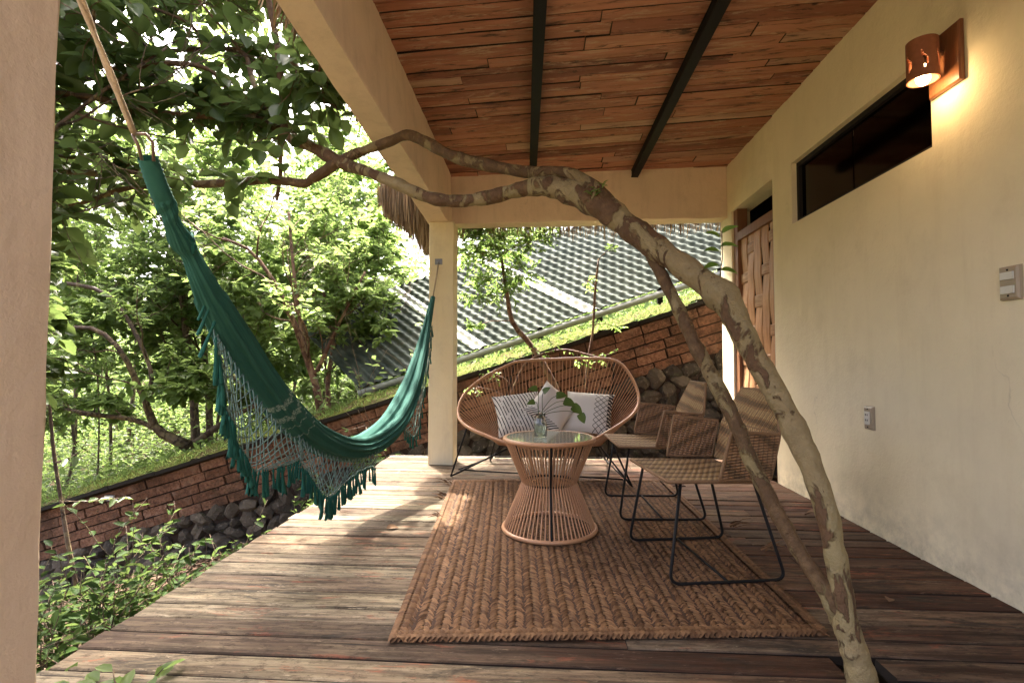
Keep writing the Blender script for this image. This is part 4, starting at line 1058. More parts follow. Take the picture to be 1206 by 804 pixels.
# ------------------------------------------------------------------ woven palm rug
rc = [PZ(459, 757, 0), PZ(976, 749, 0), PZ(783, 567, 0), PZ(534, 567, 0)]   # front left, front right, back right, back left
t = NT('braided palm strand'); tn = t.attr('tone'); n_ = t.noise(t.pos(), 120, 3, .6)
bl = t.noise(t.pos(), 2.6, 4, .6)
c_ = t.mix(tn, (0.050, 0.024, 0.011), (0.205, 0.112, 0.052)); c_ = t.mix(t.math('MULTIPLY', n_, .4), c_, (0.08, 0.04, 0.02)); c_ = t.mix(t.ramp(bl, [(.52, 0.), (.7, .4)]), c_, (0.09, 0.045, 0.022))
MT['palm'] = t.fin(c_, .75, None, .15)
def rugp(u, v, h):
    p = rc[0].lerp(rc[1], u).lerp(rc[3].lerp(rc[2], u), v); return Vector((p.x, p.y, .006+h + .004*math.sin(u*9+v*5)*math.sin(v*7)))
rug = empty('woven_rug', tuple((rc[0]+rc[2])/2)); tag(rug, 'brown herringbone woven palm rug on the deck boards', 'rug')
nu_, nv_ = 24, 30
vs = [rugp(i/nu_, j/nv_, 0) for i in range(nu_+1) for j in range(nv_+1)]; fs = [(i*(nv_+1)+j, (i+1)*(nv_+1)+j, (i+1)*(nv_+1)+j+1, i*(nv_+1)+j+1) for i in range(nu_) for j in range(nv_)]
link('backing', mesh_data('backing', vs, fs, m_simple('dark palm backing', (.045, .022, .012), .9)), rug)
rng = random.Random(91)
wid_m = (rc[1]-rc[0]).length; dep_m = (rc[3]-rc[0]).length
ncol = 2*int(wid_m/.060); nrow = int(dep_m/.0068)
V, Qd, C = [], [], []
def strand(cu, cv, ang_, ln, w, hgt, tone):
    du = Vector((math.cos(ang_), math.sin(ang_))); pu = Vector((-du.y, du.x))
    k = len(V)
    for i, (f, hh) in enumerate(((-.5, -.002), (-.2, hgt), (.2, hgt), (.5, -.002))):
        for g_ in (-.5, .5):
            a = du*ln*f + pu*w*g_*(1.0 if i in (1, 2) else .6)
            V.append(rugp(min(1.004, max(-.004, cu+a.x/wid_m)), min(1.003, max(-.003, cv+a.y/dep_m)), hh + (.0015 if g_ > 0 else 0))); C.append(tone)
        if i: Qd.append((k+2*i-2, k+2*i-1, k+2*i+1, k+2*i))
for c in range(ncol):
    a0 = (.86 if c % 2 == 0 else -.86)
    ct = rng.uniform(-.12, .12)
    for r_ in range(nrow):
        cu = (c+.5+(.10 if c % 2 == 0 else -.10))/ncol + rng.uniform(-.0012, .0012); cv = (r_+.5)/nrow
        strand(cu, cv, a0+rng.uniform(-.22, .22), .044*rng.uniform(.7, 1.35), .0070*rng.uniform(.65, 1.4), .0026+rng.uniform(-.0015, .0032), min(1, max(0, rng.gauss(.5, .3)+ct)))
for k in range(int(wid_m/.017)):         # plaited borders
    for v0, a0 in ((.006, .75), (.016, -.75), (.994, .75), (.986, -.75)):
        strand((k+.5)*.017/wid_m, v0, a0+rng.uniform(-.15, .15), .046, .018, .011, rng.random()*.7+.2)
for k in range(int(dep_m/.017)):
    for u0, a0 in ((.006, .8), (.022, 2.3), (.994, .8), (.978, 2.3)):
        strand(u0, (k+.5)*.017/dep_m, a0+rng.uniform(-.2, .2), .05, .018, .011, rng.random()*.7+.1)
o = link('woven_strands', quads_data('woven_strands', np.array([list(v) for v in V]), np.array(Qd), MT['palm'], False, C), rug); o['kind'] = 'stuff'
def fr_(r):
    e = r.choice([(524, 585), (519, 607), (531, 570), (900, 645), (862, 618)]); a = PZ(e[0]+r.uniform(-4, 4), e[1]+r.uniform(-3, 3), .012)
    d = Vector((-1 if e[0] < 700 else 1, r.uniform(-.8, .8), r.uniform(.0, .35))); L_ = r.uniform(.03, .10)
    return [a, a+d*L_*.5+Vector((0, 0, .008)), a+d*L_]
strands(70, fr_, 92, MT['palm'], 'frayed_ends', rug, (.002, .005))

# ------------------------------------------------------------------ cord table
t = NT('copper coloured cord'); n_ = t.noise(t.pos(), 90, 3, .6)
MT['cord'] = t.fin(t.mix(n_, (0.33, 0.16, 0.072), (0.47, 0.255, 0.130)), .42, None, .45)
TC = PZ(647, 625, 0); TC.z = .012
TCx, TCy = TC.x, TC.y
R0, RW, R1, TZ = .245, .138, .238, .497
table = empty('cord_table', (TCx, TCy, TC.z)); tag(table, 'hourglass side table of copper cords with round glass top on the rug', 'table')
def ring(R, z, r, name, mat, parent, c=(TCx, TCy), n=56):
    b = MB(); vs, fs = [], []
    for i in range(n):
        a = 2*math.pi*i/n
        for k in range(8):
            q_ = 2*math.pi*k/8; rr_ = R+r*math.cos(q_); vs.append((c[0]+rr_*math.cos(a), c[1]+rr_*math.sin(a), z+r*math.sin(q_)))
    fs = [(i*8+k, ((i+1) % n)*8+k, ((i+1) % n)*8+(k+1) % 8, i*8+(k+1) % 8) for i in range(n) for k in range(8)]
    b.add(vs, fs); return b.build(name, mat, parent, True)
ring(R0, TC.z+.011, .011, 'base_ring', MT['cord'], table); ring(R1, TZ-.006, .012, 'top_ring', MT['cord'], table); ring(RW, .262, .006, 'waist_ring', MT['steel'], table)
cyl = unit_cyl('cord', MT['cord'], 6)
NC = 66
for i in range(NC):
    a = 2*math.pi*(i+.5)/NC; ca, sa = math.cos(a), math.sin(a)
    pb, pw_, pt = (TCx+R0*ca, TCy+R0*sa, .022), (TCx+(RW+.006)*ca, TCy+(RW+.006)*sa, .262), (TCx+R1*ca, TCy+R1*sa, TZ-.01)
    link('cord', cyl, table, cyl_matrix(pb, pw_, .0036)); link('cord', cyl, table, cyl_matrix(pw_, pt, .0036))
cs = unit_cyl('rod', MT['steel'], 8)
for a in (-math.pi/2+.04, math.pi/6, 5*math.pi/6):
    ca, sa = math.cos(a), math.sin(a)
    link('rod', cs, table, cyl_matrix((TCx+(R0+.004)*ca, TCy+(R0+.004)*sa, .02), (TCx+(RW+.012)*ca, TCy+(RW+.012)*sa, .262), .0055)); link('rod', cs, table, cyl_matrix((TCx+(RW+.012)*ca, TCy+(RW+.012)*sa, .262), (TCx+(R1-.004)*ca, TCy+(R1-.004)*sa, TZ-.01), .0055))
t = NT('greenish table glass'); MT['tglass'] = t.fin((.62, .68, .60), .06, None, .5, Transmission_Weight=.72, IOR=1.45)
b = MB(); n = 48; prof = [(0, TZ-.004), (R1-.016, TZ-.004), (R1-.010, TZ), (R1-.012, TZ+.004), (0, TZ+.004)]
vs = [(TCx, TCy, prof[0][1])]; fs = []
for i in range(n):
    a = 2*math.pi*i/n; vs += [(TCx+r_*math.cos(a), TCy+r_*math.sin(a), z_) for r_, z_ in prof[1:4]]
vs.append((TCx, TCy, prof[4][1])); last = len(vs)-1
for i in range(n):
    j = (i+1) % n; fs += [(0, 1+3*j, 1+3*i), (1+3*i, 1+3*j, 2+3*j, 2+3*i), (2+3*i, 2+3*j, 3+3*j, 3+3*i), (3+3*i, 3+3*j, last)]
b.add(vs, fs); b.build('glass_top', MT['tglass'], table, False)
# bottle vase with cuttings
def lathe(prof, c, n=24):
    vs, fs = [], []; m = len(prof)
    for i in range(n):
        a = 2*math.pi*i/n; vs += [(c[0]+r_*math.cos(a), c[1]+r_*math.sin(a), c[2]+z_) for r_, z_ in prof]
    for i in range(n):
        for k in range(m-1): fs.append((i*m+k, ((i+1) % n)*m+k, ((i+1) % n)*m+k+1, i*m+k+1))
    b = MB(); b.add(vs, fs); return b
vz = TZ+.005; VC = (P(636.5, 516, TCy-.03).x, TCy-.03, vz)
t = NT('clear bottle glass'); MT['vglass'] = t.fin((.88, .92, .88), .02, None, .5, Transmission_Weight=1.0, IOR=1.45)
vase = empty('glass_vase', VC); tag(vase, 'small clear glass jar with green leaf cuttings on the cord table', 'vase')
lathe([(0.0005, 0), (.031, 0), (.034, .004), (.034, .075), (.030, .088), (.026, .095), (.026, .122), (.028, .126), (.0245, .126), (.0235, .097), (.0275, .087), (.0315, .074), (.0315, .006), (.0005, .005)], VC).build('jar', MT['vglass'], vase, True)
t = NT('jar water'); lathe([(0.0005, .007), (.031, .007), (.031, .06), (.0005, .06)], VC).build('water', t.fin((.9, .95, .9), .0, None, .5, Transmission_Weight=1.0, IOR=1.33), vase, True)
def heart_proto(k, mat):
    vs, fs = [], []; n = 9
    for i in range(n):
        f = i/(n-1); w = .42*(math.sin(math.pi*f**.62)**.8) if 0 < f < 1 else .02
        x0 = f - (.14*math.sin(math.pi*min(1, f*2.2)) if f < .45 else 0)
        for j, g_ in enumerate((-1, -.5, 0, .5, 1)): vs.append((x0 if abs(g_) > .6 else f, w*g_, -.25*f*f + .10*abs(g_)*w*2))
    fs = [(i*5+j, (i+1)*5+j, (i+1)*5+j+1, i*5+j+1) for i in range(n-1) for j in range(4)]
    return mesh_data('leaf', vs, fs, mat, True, None, [.5]*len(vs))
hp = [heart_proto(k, MT['leaf_near']) for k in range(2)]
top = Vector((VC[0], VC[1], vz+.11))
for i, (x, y, ln, dx, dz) in enumerate([(633, 458, .050, -1, .1), (630, 473, .045, -.8, -.1), (655, 466, .060, .9, .15), (664, 472, .066, 1, -.25), (674, 478, .066, .9, -.55), (683, 487, .055, .5, -.9), (640, 462, .045, .6, .6)]):
    p = P(x, y, TCy-.03+.02*(i % 3-1)); b = MB(); low = Vector((VC[0]+.006*(i-3), VC[1]+.005*(i % 2), vz+.02))
    A = smooth_path([low, top+Vector((.004*(i-3), 0, 0)), p.lerp(top, .4)+Vector((0, 0, .02)), p], 14); b.tube([Vector(a) for a in A], .0016, 5)
    stem = b.build('stem', MT['leaf_near'], vase, True)
    link('leaf', hp[i % 2], stem, leaf_matrix((p, (dx, -.25, dz), (-.15*dx, -.75, .7), ln)))

# ------------------------------------------------------------------ loveseat of copper cords
rim = [(607, 426, 4.42), (640, 423.5, 4.46), (690, 422, 4.46), (724, 424.5, 4.42), (741, 440, 4.34), (752, 466, 4.18), (746, 487, 4.02), (718, 507, 3.86), (690, 521, 3.74), (645, 528, 3.68), (603, 523, 3.68), (568, 511, 3.76), (546, 499, 3.88), (539.5, 484, 4.0), (548, 463, 4.12), (572, 443, 4.28)]
RP = [P(*q_) for q_ in rim]; m_ = len(RP)
cl = smooth_path([list(p) for p in RP + RP[:1]], 161)[:-1]
seatc = Vector((sum(p.x for p in RP)/m_, 4.02, 0)); loves = empty('cord_loveseat', (seatc.x, seatc.y, 0)); tag(loves, 'wide round loveseat of copper cords on black legs behind the table', 'sofa')
def closed_tube(pts, r, n=8):
    pts = [Vector(p) for p in pts]; m = len(pts); vs, fs = [], []; u = None
    for i in range(m):
        T_ = (pts[(i+1) % m]-pts[i-1]).normalized(); u = (T_.orthogonal() if u is None else u-T_*u.dot(T_)).normalized(); w = T_.cross(u)
        vs += [pts[i]+(u*math.cos(2*math.pi*k/n)+w*math.sin(2*math.pi*k/n))*r for k in range(n)]
    for i in range(m):
        j = (i+1) % m; off = 0
        if j == 0:
            off = min(range(n), key=lambda o_: sum((vs[i*n+k]-vs[(k+o_) % n]).length for k in range(n)))
        fs += [(i*n+k, i*n+(k+1) % n, j*n+(k+1+off) % n, j*n+(k+off) % n) for k in range(n)]
    b = MB(); b.add(vs, fs); return b
closed_tube(cl, .013).build('rim', MT['cord'], loves, True)
cx, cy, cz = seatc.x, 4.08, .235
inner = []
for p in cl:                              # slot ring under the seat
    a = math.atan2((p[1]-cy)*1.7, p[0]-cx); inner.append(Vector((cx+.40*math.copysign(abs(math.cos(a))**.8, math.cos(a)), cy+.10*math.sin(a), cz)))
closed_tube(inner, .008).build('seat_ring', MT['steel'], loves, True)
ncd = 118; acc = np.concatenate([[0], np.cumsum([np.linalg.norm(cl[(i+1) % 160]-cl[i]) for i in range(160)])])
for k in range(ncd):
    d_ = acc[-1]*(k+.5)/ncd; i = int(np.searchsorted(acc, d_)-1); f = (d_-acc[i])/(acc[i+1]-acc[i])
    a = Vector(cl[i]).lerp(Vector(cl[(i+1) % 160]), f); b2 = inner[i].lerp(inner[(i+1) % 160], f)
    link('cord', cyl, loves, cyl_matrix(a, b2, .0034))
def rods(segs, parent, r=.007, name='leg'):
    for sg in segs:
        b = MB(); b.tube([Vector(p) for p in sg], r, 8); b.build(name, MT['steel'], parent, True)
fl = PZ(531, 561, 0); 
rods([[RP[12]+Vector((.03, .02, -.01)), Vector((fl.x, fl.y, .004))], [inner[110], Vector((fl.x, fl.y, .004))],
      [RP[7]+Vector((-.02, .02, -.01)), Vector((.62, 3.72, .004))], [Vector((cx+.40, cy, cz)), Vector((.62, 3.72, .004))],
      [Vector((cx-.38, cy+.06, cz)), Vector((-.50, 4.62, .004))], [RP[0]+Vector((0, .01, 0)), Vector((-.50, 4.62, .004))],
      [Vector((cx+.38, cy+.06, cz)), Vector((.55, 4.62, .004))], [RP[3]+Vector((0, .01, 0)), Vector((.55, 4.62, .004))]], loves)
rods([[Vector((fl.x+.07, fl.y+.02, .05)), Vector((.56, 3.76, .05))], [Vector((-.45, 4.55, .05)), Vector((.50, 4.55, .05))], [Vector((fl.x+.06, fl.y+.02, .052)), Vector((-.47, 4.55, .052))], [Vector((.575, 3.77, .052)), Vector((.51, 4.55, .052))]], loves, .006, 'crossbar')
# cushions
def m_cushion(name, kind):
    t = NT(name); uvn = t.n('ShaderNodeTexCoord').outputs['UV']; sep = t.n('ShaderNodeSeparateXYZ', {0: uvn}); x, y = sep.outputs['X'], sep.outputs['Y']
    wv = t.n('ShaderNodeTexNoise', {'Vector': uvn, 'Scale': 6.0, 'Detail': 3.0}).outputs['Fac']
    white = (0.56, 0.53, 0.46); dark = (0.03, 0.027, 0.026)
    def lines(c, freq, duty):
        f = t.math('FRACT', t.math('ADD', t.math('MULTIPLY', c, freq), t.math('MULTIPLY', wv, .25))); return t.math('LESS_THAN', f, duty)
    if kind == 'stripe':
        m = lines(t.math('ADD', x, t.math('MULTIPLY', y, .25)), 15, .32); brk = t.math('GREATER_THAN', t.noise(uvn, 9, 3), .42); m = t.math('MULTIPLY', m, brk); f = m
    elif kind == 'plain':
        e_ = t.math('LESS_THAN', y, .16); d_ = lines(t.math('SUBTRACT', x, y), 14, .45); f = t.math('MULTIPLY', e_, d_)
    else:
        a1 = lines(t.math('ADD', x, y), 8, .13); a2 = lines(t.math('SUBTRACT', x, y), 8, .13); bd = t.math('GREATER_THAN', x, .62); f = t.math('MULTIPLY', t.math('MAXIMUM', a1, a2), bd)
        e_ = t.math('GREATER_THAN', x, .90); f = t.math('MAXIMUM', f, t.math('MULTIPLY', e_, lines(y, 12, .6)))
    c_ = t.mix(f, white, dark); n_ = t.noise(t.pos(), 300, 2); return t.fin(c_, .9, t.bump(n_, .3, .002), .1)
def cushion(label, mat, c, size, rot, thick=.13):
    n = 18; vs, fs, uv = [], [], []
    for side in (1, -1):
        k0 = len(vs)
        for i in range(n+1):
            for j in range(n+1):
                x, y = 2*i/n-1, 2*j/n-1; e_ = (1-x**4)*(1-y**4); pin = 1-.10*(1-abs(x))*0 - .09*(1-x*x)*abs(y)**3
                pin2 = 1-.09*(1-y*y)*abs(x)**3
                z = side*thick/2*(max(e_, 0)**.55) + .004*math.sin(7*x+3*y)*e_
                vs.append((x*size/2*pin2, y*size/2*pin, z)); uv.append(((x+1)/2, (y+1)/2))
        for i in range(n):
            for j in range(n):
                q_ = (k0+i*(n+1)+j, k0+(i+1)*(n+1)+j, k0+(i+1)*(n+1)+j+1, k0+i*(n+1)+j+1); fs.append(q_ if side > 0 else q_[::-1])
    me = mesh_data('cushion', vs, fs, mat, True, uv); o = link('cushion', me, None, Matrix.Translation(c) @ Euler(rot).to_matrix().to_4x4())
    tag(o, label, 'cushion', 'cushions on the loveseat')
tl = math.radians(58)
cushion('black and white striped cushion at the left of the loveseat', m_cushion('striped cotton', 'stripe'), P(611, 487, 4.14), .39, (tl-.1, -.12, .18))
cushion('white cushion with black lattice end at the right of the loveseat', m_cushion('lattice cotton', 'lattice'), P(693, 486, 4.14), .39, (tl-.1, .06, -.18))
cushion('white cushion standing on its corner between the two patterned cushions', m_cushion('white cotton', 'plain'), P(650, 481, 4.05), .34, (tl, math.radians(40), .02), .12)

# ------------------------------------------------------------------ woven chairs
def m_weave(name, a, b2, stripe, freq=28, light=(0.50, 0.38, 0.22)):
    t = NT(name); uvn = t.n('ShaderNodeTexCoord').outputs['UV']
    def wave(v, sc, rot, dist=1.0):
        mp = t.n('ShaderNodeMapping', {'Vector': v, 'Rotation': (0, 0, rot)}); return t.n('ShaderNodeTexWave', {'Vector': mp.outputs[0], 'Scale': sc, 'Distortion': dist, 'Detail': 2.0, 'Detail Scale': 2.0}, wave_type='BANDS').outputs['Fac']
    cords = wave(uvn, freq, stripe+1.57, 1.5); cross = wave(uvn, freq*.5, stripe, 2.0); band = wave(uvn, 3.6, stripe+.9, 1.2); n_ = t.noise(uvn, 40, 4, .7)
    c_ = t.mix(n_, a, b2); c_ = t.mix(t.ramp(band, [(.52, 0.), (.62, .75)]), c_, light); c_ = t.mix(t.ramp(band, [(.12, .65), (.22, 0.)]), c_, (0.12, 0.078, 0.038))
    c_ = t.mix(t.ramp(cords, [(.12, .65), (.38, 0.)]), c_, (0.035, 0.02, 0.012)); c_ = t.mix(t.ramp(cross, [(.1, .4), (.3, 0.)]), c_, (0.05, 0.03, 0.018))
    h = t.math('ADD', cords, t.math('MULTIPLY', cross, .6)); return t.fin(c_, .62, t.bump(h, .8, .006), .3)
MT['weave_seat'] = m_weave('pale banded seat weave', (0.33, 0.195, 0.085), (0.46, 0.285, 0.135), .5, 27, (0.56, 0.39, 0.19))
MT['weave_back'] = m_weave('banded back weave', (0.29, 0.155, 0.065), (0.41, 0.235, 0.10), .75, 27, (0.50, 0.33, 0.15))
MT['weave_side'] = m_weave('brown side weave', (0.25, 0.13, 0.062), (0.35, 0.195, 0.095), 0.12, 27, (0.36, 0.21, 0.11))
MT['rimcord'] = m_simple('wound brown cord', (0.24, 0.135, 0.065), .65, 220, .6, .6, .3, dist=.004)
def chair(label, c, rz, seed):
    M_ = Matrix.Translation((c[0], c[1], 0)) @ Matrix.Rotation(rz, 4, 'Z')
    root = empty('woven_chair', (c[0], c[1], .012)); tag(root, label, 'chair', 'woven chairs by the rug')
    W = lambda *p: M_ @ Vector(p)
    z0 = .019
    def curved(a, b2, cc, n=6): return [a.lerp(b2, i/n).lerp(b2.lerp(cc, i/n), i/n) for i in range(n+1)]
    for s_ in (-1, 1):
        ft, fb, rb, rt = W(-.19, s_*.215, .405), W(-.255, s_*.25, z0), W(.235, s_*.25, z0), W(.13, s_*.205, .405)
        f1 = fb.lerp(ft, .12); f2 = fb.lerp(rb, .1); r1 = rb.lerp(fb, .1); r2_ = rb.lerp(rt, .12)
        b = MB(); b.tube([ft] + curved(f1, fb, f2) + curved(r1, rb, r2_) + [rt], .0068, 8); b.build('sled_leg', MT['steel'], root, True)
    b = MB(); b.tube([W(-.01, -.25, z0), W(-.01, .25, z0)], .0055, 6); b.build('crossbar', MT['steel'], root, True)
    b = MB(); b.tube([W(-.19, -.215, .405), W(-.19, .215, .405)], .006, 6); b.tube([W(.13, -.205, .405), W(.13, .205, .405)], .006, 6); b.build('seat_support', MT['steel'], root, True)
    def panel(name, pts, mat, th=.012, uvd=None, n=8, sag=0.0, hem=True):
        # four or more corner points; quads only, bilinear
        A, B, C_, D = [Vector(p) for p in pts]; vs, uv = [], []
        nn = ((B-A).cross(D-A)).normalized()
        for sd in (0, 1):
            for i in range(n+1):
                for j in range(n+1):
                    u, v_ = i/n, j/n; p = A.lerp(B, u).lerp(D.lerp(C_, u), v_) - nn*(th*sd) + nn*(-sag*math.sin(math.pi*u)*math.sin(math.pi*v_))
                    vs.append(M_ @ p); uv.append((u*(B-A).length*1.0+seed*.37, v_*(D-A).length))
        q_ = (n+1)**2; fs = []
        for i in range(n):
            for j in range(n):
                a = i*(n+1)+j; f_ = (a, a+n+1, a+n+2, a+1); fs.append(f_); fs.append(tuple(q_+k for k in f_[::-1]))
        edge = [i*(n+1) for i in range(n+1)] + [n*(n+1)+j for j in range(1, n+1)] + [i*(n+1)+n for i in range(n-1, -1, -1)] + [j for j in range(n-1, 0, -1)]
        for k in range(len(edge)):
            a, b3 = edge[k], edge[(k+1) % len(edge)]; fs.append((b3, a, a+q_, b3+q_))
        o = link(name, mesh_data(name, vs, fs, mat, False, uv), root)
        if hem:
            rp = [vs[k]-(M_.to_3x3() @ nn)*th*.5 for k in edge]; closed_tube(rp, .0075, 7).build('binding', MT['rimcord'], o, True)
        return o
    zs = .415
    panel('seat', [(-.25, -.235, zs+.01), (.17, -.235, zs), (.17, .235, zs), (-.25, .235, zs+.01)], MT['weave_seat'], sag=.012)
    for s_ in (-1, 1):
        pts = [(-.05, s_*.262, zs+.015), (.175, s_*.245, zs+.012), (.215, s_*.25, .605), (-.005, s_*.278, .625)]
        panel('arm_panel', pts if s_ > 0 else [pts[1], pts[0], pts[3], pts[2]], MT['weave_side'])
    panel('back_lower', [(.175, .225, zs+.012), (.175, -.225, zs+.012), (.222, -.235, .605), (.222, .235, .605)], MT['weave_back'], sag=-.015, hem=False)
    panel('back_upper', [(.224, .235, .607), (.224, -.235, .607), (.275, -.135, .775), (.275, .135, .775)], MT['weave_back'], sag=-.008)
chair('nearer brown woven wicker chair on black sled legs behind the leaning tree', (.705, 2.385), math.radians(9), 1)
chair('farther brown woven wicker chair on black sled legs next to the loveseat', (.655, 3.19), math.radians(3), 2)

# ------------------------------------------------------------------ hammock
t = NT('green hammock cotton'); tn = t.attr('tone'); n_ = t.noise(t.pos(), 140, 3, .6); w_ = t.noise(t.pos(), 6, 4, .6)
c_ = t.mix(w_, (0.018, 0.078, 0.060), (0.032, 0.115, 0.090)); c_ = t.mix(t.math('MULTIPLY', t.ramp(tn, [(.8, 0.), (1., 1.)]), t.ramp(n_, [(.42, 0.), (.6, 1.)])), c_, (0.30, 0.38, 0.33))
MT['green'] = t.fin(c_, .85, t.bump(n_, .4, .003), .15)
MT['teal'] = m_simple('teal cotton cord', (0.018, 0.095, 0.074), .85, 200, .4, .5, .15, dist=.002)
MT['netcord'] = m_simple('pale teal net cord', (0.16, 0.24, 0.205), .85, 200, .4, .4, .15, dist=.002)
MT['rope'] = m_simple('cream rope', (0.40, 0.31, 0.20), .85, 160, .5, .7, .15, dist=.004)
hk0 = P(-78, -434, .83); hm = empty('hammock', (-1.0, 2.7, .42)); tag(hm, 'green cotton hammock with lace fringe hanging between the near beam and the post', 'hammock')
spine = [(174, 186, 1.20, .022), (184, 215, 1.24, .024), (194, 238, 1.28, .024), (203, 262, 1.32, .019), (214, 284, 1.38, .030), (224, 300, 1.42, .023), (237, 328, 1.48, .031), (254, 362, 1.58, .042), (280, 405, 1.74, .050), (308, 447, 1.92, .052), (340, 488, 2.16, .058), (372, 515, 2.42, .062), (404, 527, 2.70, .066), (434, 522, 3.0, .070), (463, 498, 3.3, .072), (482, 461, 3.6, .062), (494, 422, 3.86, .045), (501, 392, 4.06, .032), (506, 368, 4.2, .026), (510, 350, 4.30, .018)]
A = smooth_path([(*P(x, y, d), r_) for x, y, d, r_ in spine], 190); nring, nseg = 190, 100
V = np.zeros((nring, nseg, 3)); TN = np.zeros((nring, nseg)); rh = random.Random(12)
kk = [(rh.randint(5, 8), rh.uniform(0, 6)), (rh.randint(10, 13), rh.uniform(0, 6)), (rh.randint(17, 22), rh.uniform(0, 6))]
for i in range(nring):
    T_ = Vector(A[min(i+1, nring-1)][:3]-A[max(i-1, 0)][:3]).normalized(); sd = T_.cross(Vector((0, 0, 1))); sd = sd.normalized(); upv = sd.cross(T_).normalized()
    f = i/(nring-1); tight = 1-min(1, max(0, (f-.28)/.25)); R = A[i][3]
    for k in range(nseg):
        a = 2*math.pi*k/nseg; g_ = 0
        g_ += .20*(abs(math.sin(.5*(kk[0][0]*a+kk[0][1]+f*2.5)))-.62) + .15*(abs(math.sin(.5*(kk[1][0]*a+kk[1][1]-f*3)))-.62) + .045*math.sin(kk[2][0]*a+kk[2][1]+f*5) + .03*math.sin(33*a+f*9) + .03*math.sin(f*70+4*a)*(1 if f > .55 else .3)
        rr_ = R*(1+g_*(.9 if .3 < f < .92 else .8))
        if f < .10: rr_ = R*(1+.05*math.sin(i*math.pi*.9))                      # whipped end
        elif f < .16: rr_ *= 1+.10*math.sin(a*2+f*160)
        top_ = max(0, math.cos(a-math.pi/2))                                        # trough along the top
        if .33 < f < .93: rr_ *= 1 - .62*math.exp(-((a-math.pi/2-.15*math.sin(f*14))/.38)**2)
        wide = 1.0 + (.16 if .35 < f < .9 else 0)
        V[i, k] = Vector(A[i][:3]) + sd*math.cos(a)*rr_*wide + upv*math.sin(a)*rr_
        TN[i, k] = 1.0 if any(abs(f-c) < .004 for c in (.50, .515, .53, .545)) else .2
ii = np.arange(nring*nseg).reshape(nring, nseg); jj = np.roll(ii, -1, 1)
Qd = np.stack([ii[:-1], jj[:-1], jj[1:], ii[1:]], -1).reshape(-1, 4)
link('cloth', quads_data('cloth', V.reshape(-1, 3), Qd, MT['green'], True, TN.ravel()), hm)
# ropes at both ends
h1 = P(158, 158, 1.155)
b = MB()
for o_ in (-.006, .006):
    b.tube([hk0.lerp(h1, i/30)+Vector((.0035*math.cos(i*.5+(0 if o_ > 0 else math.pi))*(i < 27), .0035*math.sin(i*.5+(0 if o_ > 0 else math.pi)), 0)) for i in range(31)], .0056, 8)
b.build('hanging_rope', MT['rope'], hm, True)
b = MB(); b.tube([h1+Vector((-.004, 0, 0)), P(163, 172, 1.17), P(168, 192, 1.19)], .004, 8); b.tube([h1, P(172, 158, 1.16), P(180, 168, 1.175), P(181, 190, 1.19)], .004, 8); b.build('steel_loop', m_simple('brownish metal', (.16, .11, .08), .5, 40, .3, .1, .5, .6), hm, True)
pend = Vector(A[-1][:3]); hk1 = P(516.5, 309, 4.425)
b = MB(); b.tube([pend, pend.lerp(hk1, .5)+Vector((0, 0, -.01)), hk1], .0065, 8); b.build('hanging_rope', MT['rope'], hm, True)
b = MB(); kn = [Vector(A[40][:3])+Vector((.024*math.cos(a), .02*math.sin(a*.7), .020*math.sin(a)+.014*math.sin(a*.33)))*1.0 for a in np.linspace(0, 15, 60)]; b.tube(kn, .010, 7); b.build('knot', MT['teal'], hm, True)
hook = MB(); hook.tube([hk1+Vector((0, .02, .01)), hk1+Vector((0, -.02, .012)), hk1+Vector((.004, -.03, -.005)), hk1+Vector((.006, -.012, -.014))], .006, 8); hook.box((hk1.x-.03, q.y-.008, hk1.z-.022), (hk1.x+.035, q.y-.001, hk1.z+.03))
hk = hook.build('wall_hook', m_simple('dull zinc', (.25, .25, .25), .4, 60, .4, .1, .5, .8)); tag(hk, 'small zinc hook plate on the pale post holding the hammock rope', 'hook')
b = MB(); b.tube([hk0+Vector((0, 0, .0)), hk0+Vector((0, 0, -.03))], .012, 8); b.tube([hk0+Vector((-.02, 0, -.03)), hk0+Vector((0, 0, -.05)), hk0+Vector((.02, 0, -.03))], .006, 6)
hk = b.build('wall_hook', MT['steel']); tag(hk, 'dark hook on the back of the near pillar holding the hammock rope', 'hook')
